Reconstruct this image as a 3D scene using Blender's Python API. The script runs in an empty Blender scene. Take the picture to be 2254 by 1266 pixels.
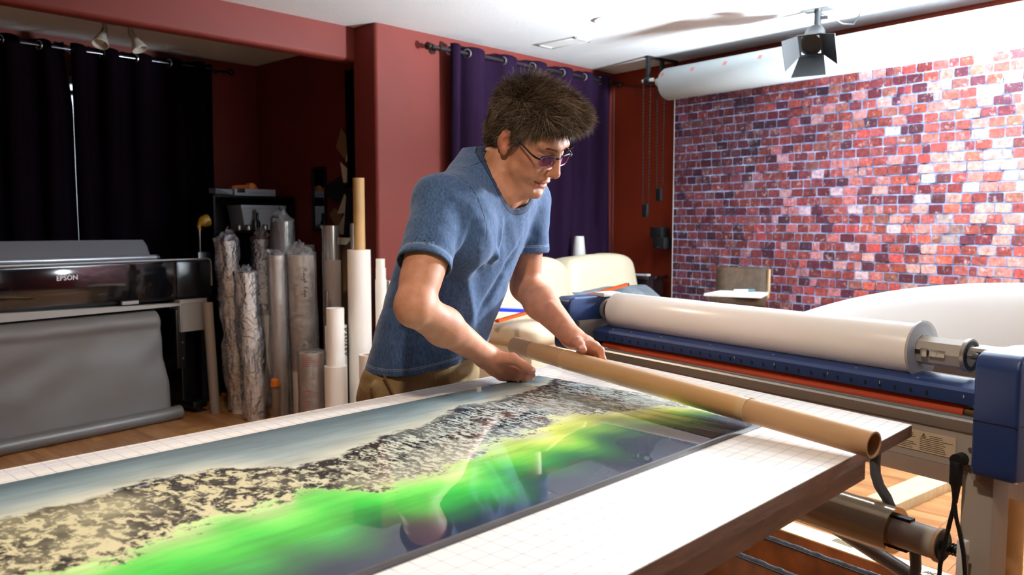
import bpy, bmesh, math, random
import numpy as np
from mathutils import Vector, Matrix, noise as mnoise

random.seed(7)
rng = np.random.default_rng(7)
scene = bpy.context.scene
COL = scene.collection
PI = math.pi

# ------------------------------------------------------------------ camera
cam_d = bpy.data.cameras.new('camera')
cam_d.sensor_width = 36.0
cam_d.lens = 36.0 * 1817.0 / 2254.0
cam_d.clip_start = 0.02
cam_d.dof.use_dof = True
cam_d.dof.focus_distance = 1.88
cam_d.dof.aperture_fstop = 6.3
cam = bpy.data.objects.new('camera', cam_d)
cam.location = (0, 0, 1.2)
cam.rotation_euler = (math.radians(90 - 4.5), 0, math.radians(43.46 - 90))
COL.objects.link(cam)
scene.camera = cam

# ------------------------------------------------------------------ world, lights, exposure
world = bpy.data.worlds.new('world'); scene.world = world
world.use_nodes = True
world.node_tree.nodes['Background'].inputs[0].default_value = (.75, .86, 1, 1)
world.node_tree.nodes['Background'].inputs[1].default_value = 2.2
vs = scene.view_settings
vs.view_transform = 'Standard'; vs.look = 'None'; vs.gamma = 1; vs.use_curve_mapping = False
vs.exposure = 0.15


def area(name, loc, target, size, power, col, shape='DISK', spread=180, sizey=None):
    d = bpy.data.lights.new(name, 'AREA'); d.shape = shape; d.size = size
    if sizey: d.size_y = sizey
    d.energy = power; d.color = col; d.spread = math.radians(spread)
    o = bpy.data.objects.new(name, d); o.location = loc
    o.rotation_euler = (Vector(target) - Vector(loc)).to_track_quat('-Z', 'Y').to_euler()
    COL.objects.link(o); return o


# studio strobe on a stand just right of the frame: most of its light is bounced off the ceiling, the rest spills around it
kp = bpy.data.lights.new('studio_strobe', 'POINT'); kp.energy = 20; kp.shadow_soft_size = .10; kp.color = (.82, .92, 1)
ko = bpy.data.objects.new('studio_strobe', kp); ko.location = (4.42, .42, 1.55); COL.objects.link(ko)
kb_ = bpy.data.lights.new('studio_strobe_bounce', 'SPOT'); kb_.energy = 1700; kb_.shadow_soft_size = .10; kb_.color = (.80, .91, 1); kb_.spot_size = math.radians(124); kb_.spot_blend = .55
kbo = bpy.data.objects.new('studio_strobe_bounce', kb_); kbo.location = (4.30, .45, 1.60); COL.objects.link(kbo)
kbo.rotation_euler = (Vector((4.15, 1.35, 3.3)) - Vector(kbo.location)).to_track_quat('-Z', 'Y').to_euler()
kw = bpy.data.lights.new('studio_strobe_spill', 'SPOT'); kw.energy = 150; kw.shadow_soft_size = .08; kw.color = (.84, .93, 1); kw.spot_size = math.radians(76); kw.spot_blend = .8
kwo = bpy.data.objects.new('studio_strobe_spill', kw); kwo.location = (4.42, .42, 1.62); COL.objects.link(kwo)
kwo.rotation_euler = (Vector((4.1, 4.0, 1.55)) - Vector(kwo.location)).to_track_quat('-Z', 'Y').to_euler()
# added spot for side light on table and man, kept off the alcove
ks = bpy.data.lights.new('added_table_spot', 'SPOT'); ks.energy = 800; ks.shadow_soft_size = .12; ks.color = (.84, .93, 1); ks.spot_size = math.radians(78); ks.spot_blend = .6
kso = bpy.data.objects.new('added_table_spot', ks); kso.location = (4.40, .30, 1.85); COL.objects.link(kso)
kso.rotation_euler = (Vector((1.5, .9, .95)) - Vector(kso.location)).to_track_quat('-Z', 'Y').to_euler()
# window daylight from the open end of the room, behind the camera on the right
area('window_daylight', (3.2, -2.2, 1.7), (2.4, 2.5, 1.1), 1.6, 18, (.86, .94, 1), 'RECTANGLE', 150, 1.3)


# ------------------------------------------------------------------ colour + material helpers
def lin(h):
    if not isinstance(h, str): return tuple(h)
    h = h.lstrip('#'); c = [int(h[i:i + 2], 16) / 255 for i in (0, 2, 4)]
    return tuple(x / 12.92 if x <= .04045 else ((x + .055) / 1.055) ** 2.4 for x in c)


def nd(nt, t, **kw):
    n = nt.nodes.new(t)
    for k, v in kw.items():
        setattr(n, k, v)
    return n


MATS = {}


def M(name, col='#888888', rough=.5, metal=0., var=0., scale=8., bump=0., bscale=60., spec=.5, coat=0., coatr=.05,
      trans=0., alpha=1., emit=None, estr=0., stretch=None, ior=1.5, sss=0., bdist=.004, col2=None):
    if name in MATS: return MATS[name]
    m = bpy.data.materials.new(name); m.use_nodes = True
    nt = m.node_tree; b = nt.nodes['Principled BSDF']; L = nt.links.new
    c = lin(col)
    b.inputs['Base Color'].default_value = (*c, 1)
    b.inputs['Roughness'].default_value = rough
    b.inputs['Metallic'].default_value = metal
    b.inputs['Specular IOR Level'].default_value = spec
    b.inputs['Coat Weight'].default_value = coat
    b.inputs['Coat Roughness'].default_value = coatr
    b.inputs['Transmission Weight'].default_value = trans
    b.inputs['Alpha'].default_value = alpha
    b.inputs['IOR'].default_value = ior
    if sss:
        b.inputs['Subsurface Weight'].default_value = sss
        b.inputs['Subsurface Radius'].default_value = (.012, .005, .003)
        b.inputs['Subsurface Scale'].default_value = 1
    if emit:
        b.inputs['Emission Color'].default_value = (*lin(emit), 1); b.inputs['Emission Strength'].default_value = estr
    tc = None
    if var or bump or col2:
        tc = nd(nt, 'ShaderNodeTexCoord'); mp = nd(nt, 'ShaderNodeMapping'); L(tc.outputs['Object'], mp.inputs[0])
        if stretch: mp.inputs['Scale'].default_value = stretch
    if var or col2:
        n = nd(nt, 'ShaderNodeTexNoise'); n.inputs['Scale'].default_value = scale; n.inputs['Detail'].default_value = 5
        L(mp.outputs[0], n.inputs['Vector'])
        r = nd(nt, 'ShaderNodeValToRGB')
        c2 = lin(col2) if col2 else tuple(x * (1 - var) for x in c)
        c1 = c if col2 else tuple(min(1, x * (1 + var)) for x in c)
        r.color_ramp.elements[0].position = .32; r.color_ramp.elements[1].position = .68
        r.color_ramp.elements[0].color = (*c2, 1); r.color_ramp.elements[1].color = (*c1, 1)
        L(n.outputs[0], r.inputs[0]); L(r.outputs[0], b.inputs['Base Color'])
    if bump:
        n2 = nd(nt, 'ShaderNodeTexNoise'); n2.inputs['Scale'].default_value = bscale; n2.inputs['Detail'].default_value = 3
        L(mp.outputs[0], n2.inputs['Vector'])
        bp = nd(nt, 'ShaderNodeBump'); bp.inputs['Strength'].default_value = bump; bp.inputs['Distance'].default_value = bdist
        L(n2.outputs[0], bp.inputs['Height']); L(bp.outputs[0], b.inputs['Normal'])
    MATS[name] = m
    return m


# ------------------------------------------------------------------ mesh builder
class MB:
    """collects shapes; M is a matrix applied to every point (a local frame of the thing)"""

    def __init__(self, M=None):
        self.v = []; self.f = []; self.M = M

    def add(self, vs, fs):
        o = len(self.v)
        for p in vs:
            p = Vector(p)
            self.v.append(self.M @ p if self.M else p)
        self.f += [tuple(i + o for i in f) for f in fs]
        return self

    def box(self, a, b, bev=0.):
        x0, y0, z0 = a; x1, y1, z1 = b
        if bev <= 0:
            return self.add([(x0, y0, z0), (x1, y0, z0), (x1, y1, z0), (x0, y1, z0), (x0, y0, z1), (x1, y0, z1), (x1, y1, z1), (x0, y1, z1)],
                            [(0, 3, 2, 1), (4, 5, 6, 7), (0, 1, 5, 4), (1, 2, 6, 5), (2, 3, 7, 6), (3, 0, 4, 7)])
        bm = bmesh.new(); bmesh.ops.create_cube(bm, size=1)
        for v in bm.verts:
            v.co = Vector(((x0 + x1) / 2 + v.co.x * (x1 - x0), (y0 + y1) / 2 + v.co.y * (y1 - y0), (z0 + z1) / 2 + v.co.z * (z1 - z0)))
        bmesh.ops.bevel(bm, geom=bm.edges[:], offset=bev, segments=2, profile=.6, affect='EDGES')
        bm.verts.index_update()
        self.add([v.co.copy() for v in bm.verts], [[v.index for v in f.verts] for f in bm.faces]); bm.free(); return self

    def bar(self, p, q, w, h, up=(0, 0, 1)):
        p = Vector(p); q = Vector(q); d = (q - p).normalized(); s = d.cross(Vector(up)).normalized(); u = s.cross(d)
        vs = [c + s * a * w / 2 + u * b * h / 2 for c in (p, q) for a, b in ((-1, -1), (1, -1), (1, 1), (-1, 1))]
        return self.add(vs, [(0, 1, 2, 3), (7, 6, 5, 4), (0, 4, 5, 1), (1, 5, 6, 2), (2, 6, 7, 3), (3, 7, 4, 0)])

    def tube(self, pts, r, n=14, cap=True, closed=False):
        pts = [Vector(p) for p in pts]; k = len(pts)
        rs = r if isinstance(r, (list, tuple)) else [r] * k
        vs = []; fs = []; s = None
        for i, p in enumerate(pts):
            if closed: d = pts[(i + 1) % k] - pts[i - 1]
            else: d = pts[min(i + 1, k - 1)] - pts[max(i - 1, 0)]
            d.normalize()
            if s is None:
                s = d.cross(Vector((0, 0, 1)))
                if s.length < .01: s = d.cross(Vector((1, 0, 0)))
            s = (s - d * s.dot(d)).normalized(); u = d.cross(s)
            for j in range(n):
                a = 2 * PI * j / n
                vs.append(p + (s * math.cos(a) + u * math.sin(a)) * rs[i])
        for i in range(k if closed else k - 1):
            i2 = (i + 1) % k
            for j in range(n):
                j2 = (j + 1) % n
                fs.append((i * n + j, i * n + j2, i2 * n + j2, i2 * n + j))
        if cap and not closed:
            fs.append(tuple(range(n - 1, -1, -1))); fs.append(tuple((k - 1) * n + j for j in range(n)))
        return self.add(vs, fs)

    def cyl(self, p, q, r, n=28, r2=None, cap=True):
        return self.tube([p, q], [r, r2 if r2 is not None else r], n, cap)

    def pipe(self, p, q, ro, ri, n=32, depth=None):
        """hollow tube: outer, inner, end rings"""
        p = Vector(p); q = Vector(q); d = (q - p).normalized()
        s = d.cross(Vector((0, 0, 1)))
        if s.length < .01: s = d.cross(Vector((1, 0, 0)))
        s.normalize(); u = d.cross(s)
        vs = []
        for c, r in ((p, ro), (q, ro), (q, ri), (p, ri)):
            for j in range(n):
                a = 2 * PI * j / n; vs.append(c + (s * math.cos(a) + u * math.sin(a)) * r)
        fs = []
        for k in range(4):
            k2 = (k + 1) % 4
            for j in range(n):
                j2 = (j + 1) % n; fs.append((k * n + j, k * n + j2, k2 * n + j2, k2 * n + j))
        return self.add(vs, fs)

    def lathe(self, prof, c=(0, 0, 0), n=32):
        """profile [(r,z)...] around z axis at c"""
        vs = []; fs = []; c = Vector(c)
        for r, z in prof:
            for j in range(n):
                a = 2 * PI * j / n; vs.append(c + Vector((r * math.cos(a), r * math.sin(a), z)))
        for i in range(len(prof) - 1):
            for j in range(n):
                j2 = (j + 1) % n; fs.append((i * n + j, i * n + j2, (i + 1) * n + j2, (i + 1) * n + j))
        fs.append(tuple(range(n - 1, -1, -1))); fs.append(tuple((len(prof) - 1) * n + j for j in range(n)))
        return self.add(vs, fs)

    def prism(self, poly, d):
        """extrude a 3D polygon by vector d"""
        d = Vector(d); n = len(poly); vs = [Vector(p) for p in poly] + [Vector(p) + d for p in poly]
        fs = [tuple(range(n - 1, -1, -1)), tuple(range(n, 2 * n))] + [(i, (i + 1) % n, n + (i + 1) % n, n + i) for i in range(n)]
        return self.add(vs, fs)

    def sphere(self, c, r, n=16, sc=(1, 1, 1)):
        c = Vector(c); vs = []; fs = []; m = n // 2
        for i in range(m + 1):
            t = PI * i / m
            for j in range(n):
                a = 2 * PI * j / n
                vs.append(c + Vector((r * sc[0] * math.sin(t) * math.cos(a), r * sc[1] * math.sin(t) * math.sin(a), r * sc[2] * math.cos(t))))
        for i in range(m):
            for j in range(n):
                j2 = (j + 1) % n; fs.append((i * n + j, (i + 1) * n + j, (i + 1) * n + j2, i * n + j2))
        return self.add(vs, fs)

    def grid(self, fn, nu, nv, closed_u=False):
        vs = [fn(i / (nu if closed_u else nu - 1), j / (nv - 1)) for i in range(nu) for j in range(nv)]
        fs = []
        for i in range(nu if closed_u else nu - 1):
            i2 = (i + 1) % nu
            for j in range(nv - 1):
                fs.append((i * nv + j, i2 * nv + j, i2 * nv + j + 1, i * nv + j + 1))
        return self.add(vs, fs)


def wloc(o):
    v = Vector((0, 0, 0))
    while o: v += o.location; o = o.parent
    return v


def mk(name, mb, mat, parent=None, smooth=True, ang=40, solid=0., fix=True):
    """one mesh object from world-space geometry, parented (parent frames are only translated)"""
    me = bpy.data.meshes.new(name)
    if isinstance(mb, MB):
        off = wloc(parent)
        me.from_pydata([tuple(p - off) for p in mb.v], [], mb.f)
        if fix:
            bm = bmesh.new(); bm.from_mesh(me)
            bmesh.ops.remove_doubles(bm, verts=bm.verts, dist=1e-6)
            bmesh.ops.recalc_face_normals(bm, faces=bm.faces)
            bm.to_mesh(me); bm.free()
    else:
        me = mb
    me.materials.append(mat)
    if smooth:
        me.polygons.foreach_set('use_smooth', [True] * len(me.polygons))
        try: me.set_sharp_from_angle(angle=math.radians(ang))
        except Exception: pass
    me.update()
    o = bpy.data.objects.new(name, me); COL.objects.link(o)
    if parent: o.parent = parent
    if solid:
        md = o.modifiers.new('thickness', 'SOLIDIFY'); md.thickness = solid; md.offset = 0
    return o


def tag(o, label, cat, group=None):
    o['label'] = label; o['category'] = cat
    if group: o['group'] = group
    return o


def thing(name, loc, label, cat, group=None):
    o = bpy.data.objects.new(name, None); o.location = loc; o.empty_display_size = .1
    COL.objects.link(o); return tag(o, label, cat, group)


def struct(name, mb, mat, parent=None, **kw):
    o = mk(name, mb, mat, parent, **kw)
    if not parent: o['kind'] = 'structure'
    return o


def link_copy(src, name, parent, loc):
    o = src.copy(); o.name = name; o.parent = parent; o.location = loc; COL.objects.link(o); return o


def text_obj(name, s, mat, size, matrix, parent=None, ext=.0004, bold=0.):
    """flat lettering turned into a mesh; matrix maps text XY plane into the world"""
    cu = bpy.data.curves.new(name, 'FONT'); cu.body = s; cu.size = size; cu.extrude = ext; cu.offset = bold
    cu.align_x = 'CENTER'; cu.align_y = 'CENTER'; cu.resolution_u = 2
    t = bpy.data.objects.new(name + '_tmp', cu); COL.objects.link(t)
    dg = bpy.context.evaluated_depsgraph_get(); me = bpy.data.meshes.new_from_object(t.evaluated_get(dg))
    bpy.data.objects.remove(t)
    me.transform(Matrix.Translation(-wloc(parent)) @ matrix if parent else matrix)
    me.materials.clear(); me.materials.append(mat); me.name = name
    o = bpy.data.objects.new(name, me); COL.objects.link(o)
    if parent: o.parent = parent
    return o


def frame(o, x, y, z):
    """matrix from origin and three axis vectors"""
    m = Matrix.Identity(4)
    for i, a in enumerate((x, y, z, o)):
        for k in range(3): m[k][i] = a[k]
    return m


# local frames: right wall (s along the wall towards the camera, d out of the wall) and laminator (s away, m behind)
RWM = frame((5.512, 4.06, 0), (-.1374, -.9905, 0), (-.9905, .1374, 0), (0, 0, 1))
LAM = frame((1.691, .408, 0), (.2083, .9781, 0), (.9781, -.2083, 0), (0, 0, 1))
# ================================================================== ROOM
m_red = M('red_wall_paint', '#702d25', .55, spec=.25, var=.05, scale=3, bump=.08, bscale=220, bdist=.001)
m_red2 = M('orange_red_wall_paint', '#7c2a15', .6, spec=.25, var=.05, scale=3, bump=.08, bscale=220, bdist=.001)
m_ceil = M('stipple_ceiling', '#dfe1e2', .9, bump=.55, bscale=160, bdist=.004)
m_white = M('white_paint', '#e8e8e6', .5)
m_sub = M('floor_joint', '#2b190e', .8)


def plank_mat():
    m = bpy.data.materials.new('three_strip_laminate'); m.use_nodes = True; nt = m.node_tree; L = nt.links.new
    b = nt.nodes['Principled BSDF']; b.inputs['Roughness'].default_value = .33; b.inputs['Specular IOR Level'].default_value = .45
    tc = nd(nt, 'ShaderNodeTexCoord'); oi = nd(nt, 'ShaderNodeObjectInfo')
    mp = nd(nt, 'ShaderNodeMapping'); L(tc.outputs['Object'], mp.inputs[0]); mp.inputs['Rotation'].default_value = (0, 0, PI / 2)
    L(oi.outputs['Random'], mp.inputs['Location'])
    br = nd(nt, 'ShaderNodeTexBrick'); br.inputs['Scale'].default_value = 1; br.offset = .37
    br.inputs['Brick Width'].default_value = .41; br.inputs['Row Height'].default_value = .0633; br.inputs['Mortar Size'].default_value = .0007
    br.inputs['Color1'].default_value = (*lin('#925f36'), 1); br.inputs['Color2'].default_value = (*lin('#b98756'), 1)
    br.inputs['Mortar'].default_value = (*lin('#7a4c28'), 1); L(mp.outputs[0], br.inputs[0])
    no = nd(nt, 'ShaderNodeTexNoise'); no.inputs['Scale'].default_value = 9; no.inputs['Detail'].default_value = 6
    m2 = nd(nt, 'ShaderNodeMapping'); m2.inputs['Scale'].default_value = (7, .7, 1); L(tc.outputs['Object'], m2.inputs[0])
    L(oi.outputs['Random'], m2.inputs['Location']); L(m2.outputs[0], no.inputs[0])
    mx = nd(nt, 'ShaderNodeMix', data_type='RGBA', blend_type='MULTIPLY'); mx.inputs[0].default_value = .55
    rp = nd(nt, 'ShaderNodeValToRGB'); rp.color_ramp.elements[0].position = .3; rp.color_ramp.elements[0].color = (.5, .42, .36, 1)
    rp.color_ramp.elements[1].position = .6; rp.color_ramp.elements[1].color = (1, 1, 1, 1)
    L(no.outputs[0], rp.inputs[0]); L(br.outputs[0], mx.inputs[6]); L(rp.outputs[0], mx.inputs[7]); L(mx.outputs[2], b.inputs['Base Color'])
    return m


m_plank = plank_mat()
floor = struct('floor', MB().box((-2.6, -2.6, -.1), (5.9, 6.1, -.0105)), m_sub, smooth=False)
PW, PL = .19, 1.2
pm = MB().box((0, 0, 0), (PW - .0012, PL - .0012, .0105), .0008)
pmesh = None
k = 0
for i in range(-1, 29):
    off = (i * .437) % 1 * PL
    y = -1.6 - off
    while y < 5.8:
        x0 = i * PW
        if pmesh is None:
            po = mk('plank', pm, m_plank, floor, smooth=False); pmesh = po.data; po.location = (x0, y, -.0105)
        else:
            po = bpy.data.objects.new('plank', pmesh); COL.objects.link(po); po.parent = floor; po.location = (x0, y, -.0105)
        y += PL

struct('ceiling', MB().box((-2.6, -2.6, 2.4), (5.9, 6.1, 2.5)), m_ceil, smooth=False)
# back wall with the rounded outside corner beside the alcove
wb = MB()
prof = [(3.11 + .025 - .025 * math.cos(a), 4.08 + .025 - .025 * math.sin(a)) for a in [i * PI / 16 for i in range(9)]]
poly = [(3.11, 4.3, 0)] + [(x, y, 0) for x, y in prof] + [(5.56, 4.08, 0), (5.56, 4.3, 0)]
wb.prism(poly, (0, 0, 2.4))
wall_back = struct('wall_back', wb, m_red, ang=60)
struct('wall_right', MB(RWM).box((-.02, -.1, 0), (6.9, 0, 2.4)), m_red2, smooth=False)
struct('wall_alcove_right', MB().box((3.34, 4.3, 0), (3.5, 5.9, 2.4)), m_red, smooth=False)
# alcove back wall built around the window opening
ab = MB()
WX0, WX1, WZ0, WZ1 = 1.1, 2.75, 1.0, 2.16
ab.box((-2.6, 5.88, 0), (WX0, 6.0, 2.4)).box((WX1, 5.88, 0), (3.5, 6.0, 2.4)).box((WX0, 5.88, 0), (WX1, 6.0, WZ0)).box((WX0, 5.88, WZ1), (WX1, 6.0, 2.4))
struct('wall_alcove_back', ab, m_red, smooth=False)
struct('wall_left', MB().box((-2.7, -2.6, 0), (-2.6, 6.0, 2.4)), m_red, smooth=False)
struct('wall_front', MB().box((-2.7, -2.7, 0), (4.8, -2.6, 2.4)), m_red, smooth=False)
# drop beam over the alcove opening, bull-nosed
bmz = 2.195
pts = []
for a in range(7):
    t = a * PI / 12; pts.append((0, 4.29 + .025 - .025 * math.cos(t), bmz + .025 - .025 * math.sin(t)))
for a in range(7):
    t = PI / 2 + a * PI / 12; pts.append((0, 4.40 - .025 - .025 * math.cos(t), bmz + .025 - .025 * math.sin(t)))
pts += [(0, 4.40, 2.4), (0, 4.29, 2.4)]
struct('trim_1', MB().prism([(-2.6, y, z) for _, y, z in pts], (5.71, 0, 0)), m_red, ang=50)
# baseboards
struct('baseboard_back', MB().box((3.09, 4.066, 0), (5.5, 4.08, .09), .003), m_white)
struct('baseboard_right', MB(RWM).box((0, 0, 0), (6.8, .014, .09), .003), m_white)
# alcove window
win = struct('window_1', MB().box((WX0, 5.90, WZ0), (WX1, 5.97, WZ0 + .05)).box((WX0, 5.90, WZ1 - .05), (WX1, 5.97, WZ1)).box((WX0, 5.90, WZ0), (WX0 + .05, 5.97, WZ1)).box((WX1 - .05, 5.90, WZ0), (WX1, 5.97, WZ1)), m_white, smooth=False)
mk('mullion', MB().box((1.86, 5.905, WZ0 + .05), (1.90, 5.965, WZ1 - .05)).box((1.9, 5.905, 2.04), (WX1 - .05, 5.965, 2.07)), m_white, win, smooth=False)
m_glass = M('window_glass', '#ffffff', .02, trans=1, ior=1.45, spec=.5)
for a, b in ((WX0 + .05, 1.86), (1.90, WX1 - .05)):
    mk('pane', MB().box((a, 5.93, WZ0 + .05), (b, 5.936, WZ1 - .05)), m_glass, win, smooth=False)

# ---- ceiling fittings
m_steel = M('brushed_steel', '#b9b9b6', .3, 1.)
m_black = M('black_metal', '#17181a', .45)
m_bronze = M('dark_bronze', '#3a2e28', .35, .7)


def vent(x, y):
    t = thing('ceiling_vent', (x, y, 2.4), 'white slotted air vent set into the ceiling by the curtain', 'vent')
    a = MB(); c = Vector((x, y, 0))
    X0, X1, Y0, Y1 = x - .085, x + .085, y - .17, y + .17
    for p in (((X0, Y0), (X1, Y0 + .025)), ((X0, Y1 - .025), (X1, Y1)), ((X0, Y0), (X0 + .025, Y1)), ((X1 - .025, Y0), (X1, Y1))):
        a.box((*p[0], 2.390), (*p[1], 2.4), .002)
    mk('frame', a, m_white, t)
    mk('backing', MB().box((X0 + .02, Y0 + .02, 2.3985), (X1 - .02, Y1 - .02, 2.3995)), M('vent_dark', '#777b80', .7), t, smooth=False)
    for i in range(7):
        xx = X0 + .034 + i * .017
        s = MB().bar((xx, Y0 + .022, 2.394), (xx, Y1 - .022, 2.394), .012, .0015, (.5, 0, 1)); mk('slat', s, m_white, t, smooth=False)


vent(4.315, 3.618)


def downlight(x, y, name_label, power, col):
    t = thing('ceiling_downlight', (x, y, 2.4), name_label, 'light', 'recessed ceiling downlights')
    mk('trim_ring', MB().pipe((x, y, 2.392), (x, y, 2.3995), .085, .062), m_white, t)
    mk('lens', MB().cyl((x, y, 2.3965), (x, y, 2.3995), .063), M('downlight_lens', '#fff6e8', .4, emit='#fff0dc', estr=6), t)
    if power:
        d = bpy.data.lights.new('downlight_lamp', 'SPOT'); d.energy = power; d.color = col; d.spot_size = math.radians(121); d.spot_blend = .2; d.shadow_soft_size = .05
        o = bpy.data.objects.new('downlight_lamp', d); o.location = (x, y, 2.385); COL.objects.link(o); o.parent = t; o.location = (0, 0, -.02)


downlight(4.026, 3.025, 'round recessed downlight in the ceiling beside the vent', 12, (1, .93, .82))
downlight(1.45, 2.9, 'round recessed downlight in the ceiling over the standing rolls', 70, (1, .80, .62))
downlight(.30, .45, 'unseen round downlight added over the near end of the table as warm fill', 80, (1, .84, .68))  # unseen fitting, placed here as warm fill on the man's face


def alcove_lamp():
    t = thing('track_light', (2.03, 5.15, 2.4), 'two-headed spot lamp with frosted glass shades on the alcove ceiling', 'lamp')
    mk('canopy', MB().box((1.86, 5.1, 2.375), (2.2, 5.19, 2.4), .006), m_steel, t)
    for x, y, dx in ((1.955, 5.16, -.03), (2.095, 5.135, .02)):
        mk('arm', MB().cyl((x, y, 2.378), (x, y, 2.33), .014).cyl((x, y, 2.335), (x + dx * .6, y - .02, 2.30), .017), m_steel, t)
        c = Vector((x + dx * .6, y - .02, 2.305)); d = Vector((dx, -.03, -.075)).normalized()
        prof = [(.0, .018), (.03, .026), (.05, .036), (.075, .044), (.082, .045)]
        mk('shade', MB().tube([c + d * a for a, r in prof], [r for a, r in prof], 20, cap=False), M('frosted_glass', '#d9d3c4', .45, trans=.3), t, solid=.003)
        mk('bulb', MB().sphere(c + d * .05, .02), M('bulb_off', '#cfcac0', .3), t)


alcove_lamp()
# ================================================================== CUTTING TABLE
TZ = .83


def gridtop_mat():
    m = bpy.data.materials.new('white_cutting_top_blue_grid'); m.use_nodes = True; nt = m.node_tree; L = nt.links.new
    b = nt.nodes['Principled BSDF']; b.inputs['Roughness'].default_value = .38
    tc = nd(nt, 'ShaderNodeTexCoord'); sp = nd(nt, 'ShaderNodeSeparateXYZ'); L(tc.outputs['Object'], sp.inputs[0])

    def math_(op, a, v=None, c=None):
        n = nd(nt, 'ShaderNodeMath', operation=op)
        for i, q in enumerate((a, v, c)):
            if q is None: continue
            if isinstance(q, (int, float)): n.inputs[i].default_value = q
            else: L(q, n.inputs[i])
        return n.outputs[0]

    def lines(coord, pitch, w):
        f = math_('PINGPONG', coord, pitch / 2)
        return math_('LESS_THAN', f, w)
    gx = lines(sp.outputs[0], .0254, .0007); gy = lines(sp.outputs[1], .0254, .0007)
    g = math_('MAXIMUM', gx, gy)
    # rulers along the far edge: fine ticks inside a narrow band
    far = math_('MULTIPLY', math_('GREATER_THAN', sp.outputs[1], 1.352), math_('LESS_THAN', sp.outputs[1], 1.366))
    tick = math_('MULTIPLY', lines(sp.outputs[0], .003175, .0005), far)
    far2 = math_('MULTIPLY', math_('GREATER_THAN', sp.outputs[1], 1.372), math_('LESS_THAN', sp.outputs[1], 1.384))
    tick2 = math_('MULTIPLY', lines(sp.outputs[0], .002, .0004), far2)
    g = math_('MAXIMUM', math_('MAXIMUM', g, tick), tick2)
    no = nd(nt, 'ShaderNodeTexNoise'); no.inputs['Scale'].default_value = 5; L(tc.outputs['Object'], no.inputs[0])
    fade = math_('MULTIPLY', g, math_('MULTIPLY_ADD', no.outputs[0], .9, .15))
    mx = nd(nt, 'ShaderNodeMix', data_type='RGBA'); mx.inputs[6].default_value = (*lin('#e6e1da'), 1); mx.inputs[7].default_value = (*lin('#6a6fa8'), 1)
    L(fade, mx.inputs[0]); L(mx.outputs[2], b.inputs['Base Color'])
    return m


m_wood_edge = M('brown_wood_edge', '#6a4630', .5, var=.35, scale=9, stretch=(1, 6, 6), bump=.2, bscale=30)
table = thing('cutting_table', (0, 0, 0), 'large white gridded cutting table with brown wooden edge under the landscape print', 'table')
TP = [(-1.2, .492), (1.586, .492), (1.80, 1.392), (-1.2, 1.392)]
mk('table_top', MB().prism([(x, y, TZ - .0012) for x, y in TP], (0, 0, .0012)), gridtop_mat(), table, smooth=False)
mk('core_board', MB().prism([(x, y, TZ - .022) for x, y in TP], (0, 0, .0207)), m_wood_edge, table, smooth=False)
ap = MB()
ap.box((-1.15, .506, TZ - .062), (1.40, .526, TZ - .0225)).box((-1.15, 1.367, TZ - .062), (1.55, 1.387, TZ - .0225)).box((1.38, .526, TZ - .062), (1.40, 1.367, TZ - .0225))
mk('apron', ap, m_wood_edge, table, smooth=False)
m_chrome = M('chrome', '#c9ccd0', .12, 1.)
for x in (-.55, 1.0):
    for y in (.62, 1.27):
        mk('leg', MB().tube([(x, y, TZ - .03), (x, y, 0)], .013), m_chrome, table)
    mk('leg_brace', MB().tube([(x, .635, .2), (x, 1.255, .2)], .009), m_chrome, table)

# ================================================================== LANDSCAPE PRINT
PXA, PXB, PYN, PYF = -1.0, 1.455, .692, 1.292


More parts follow.
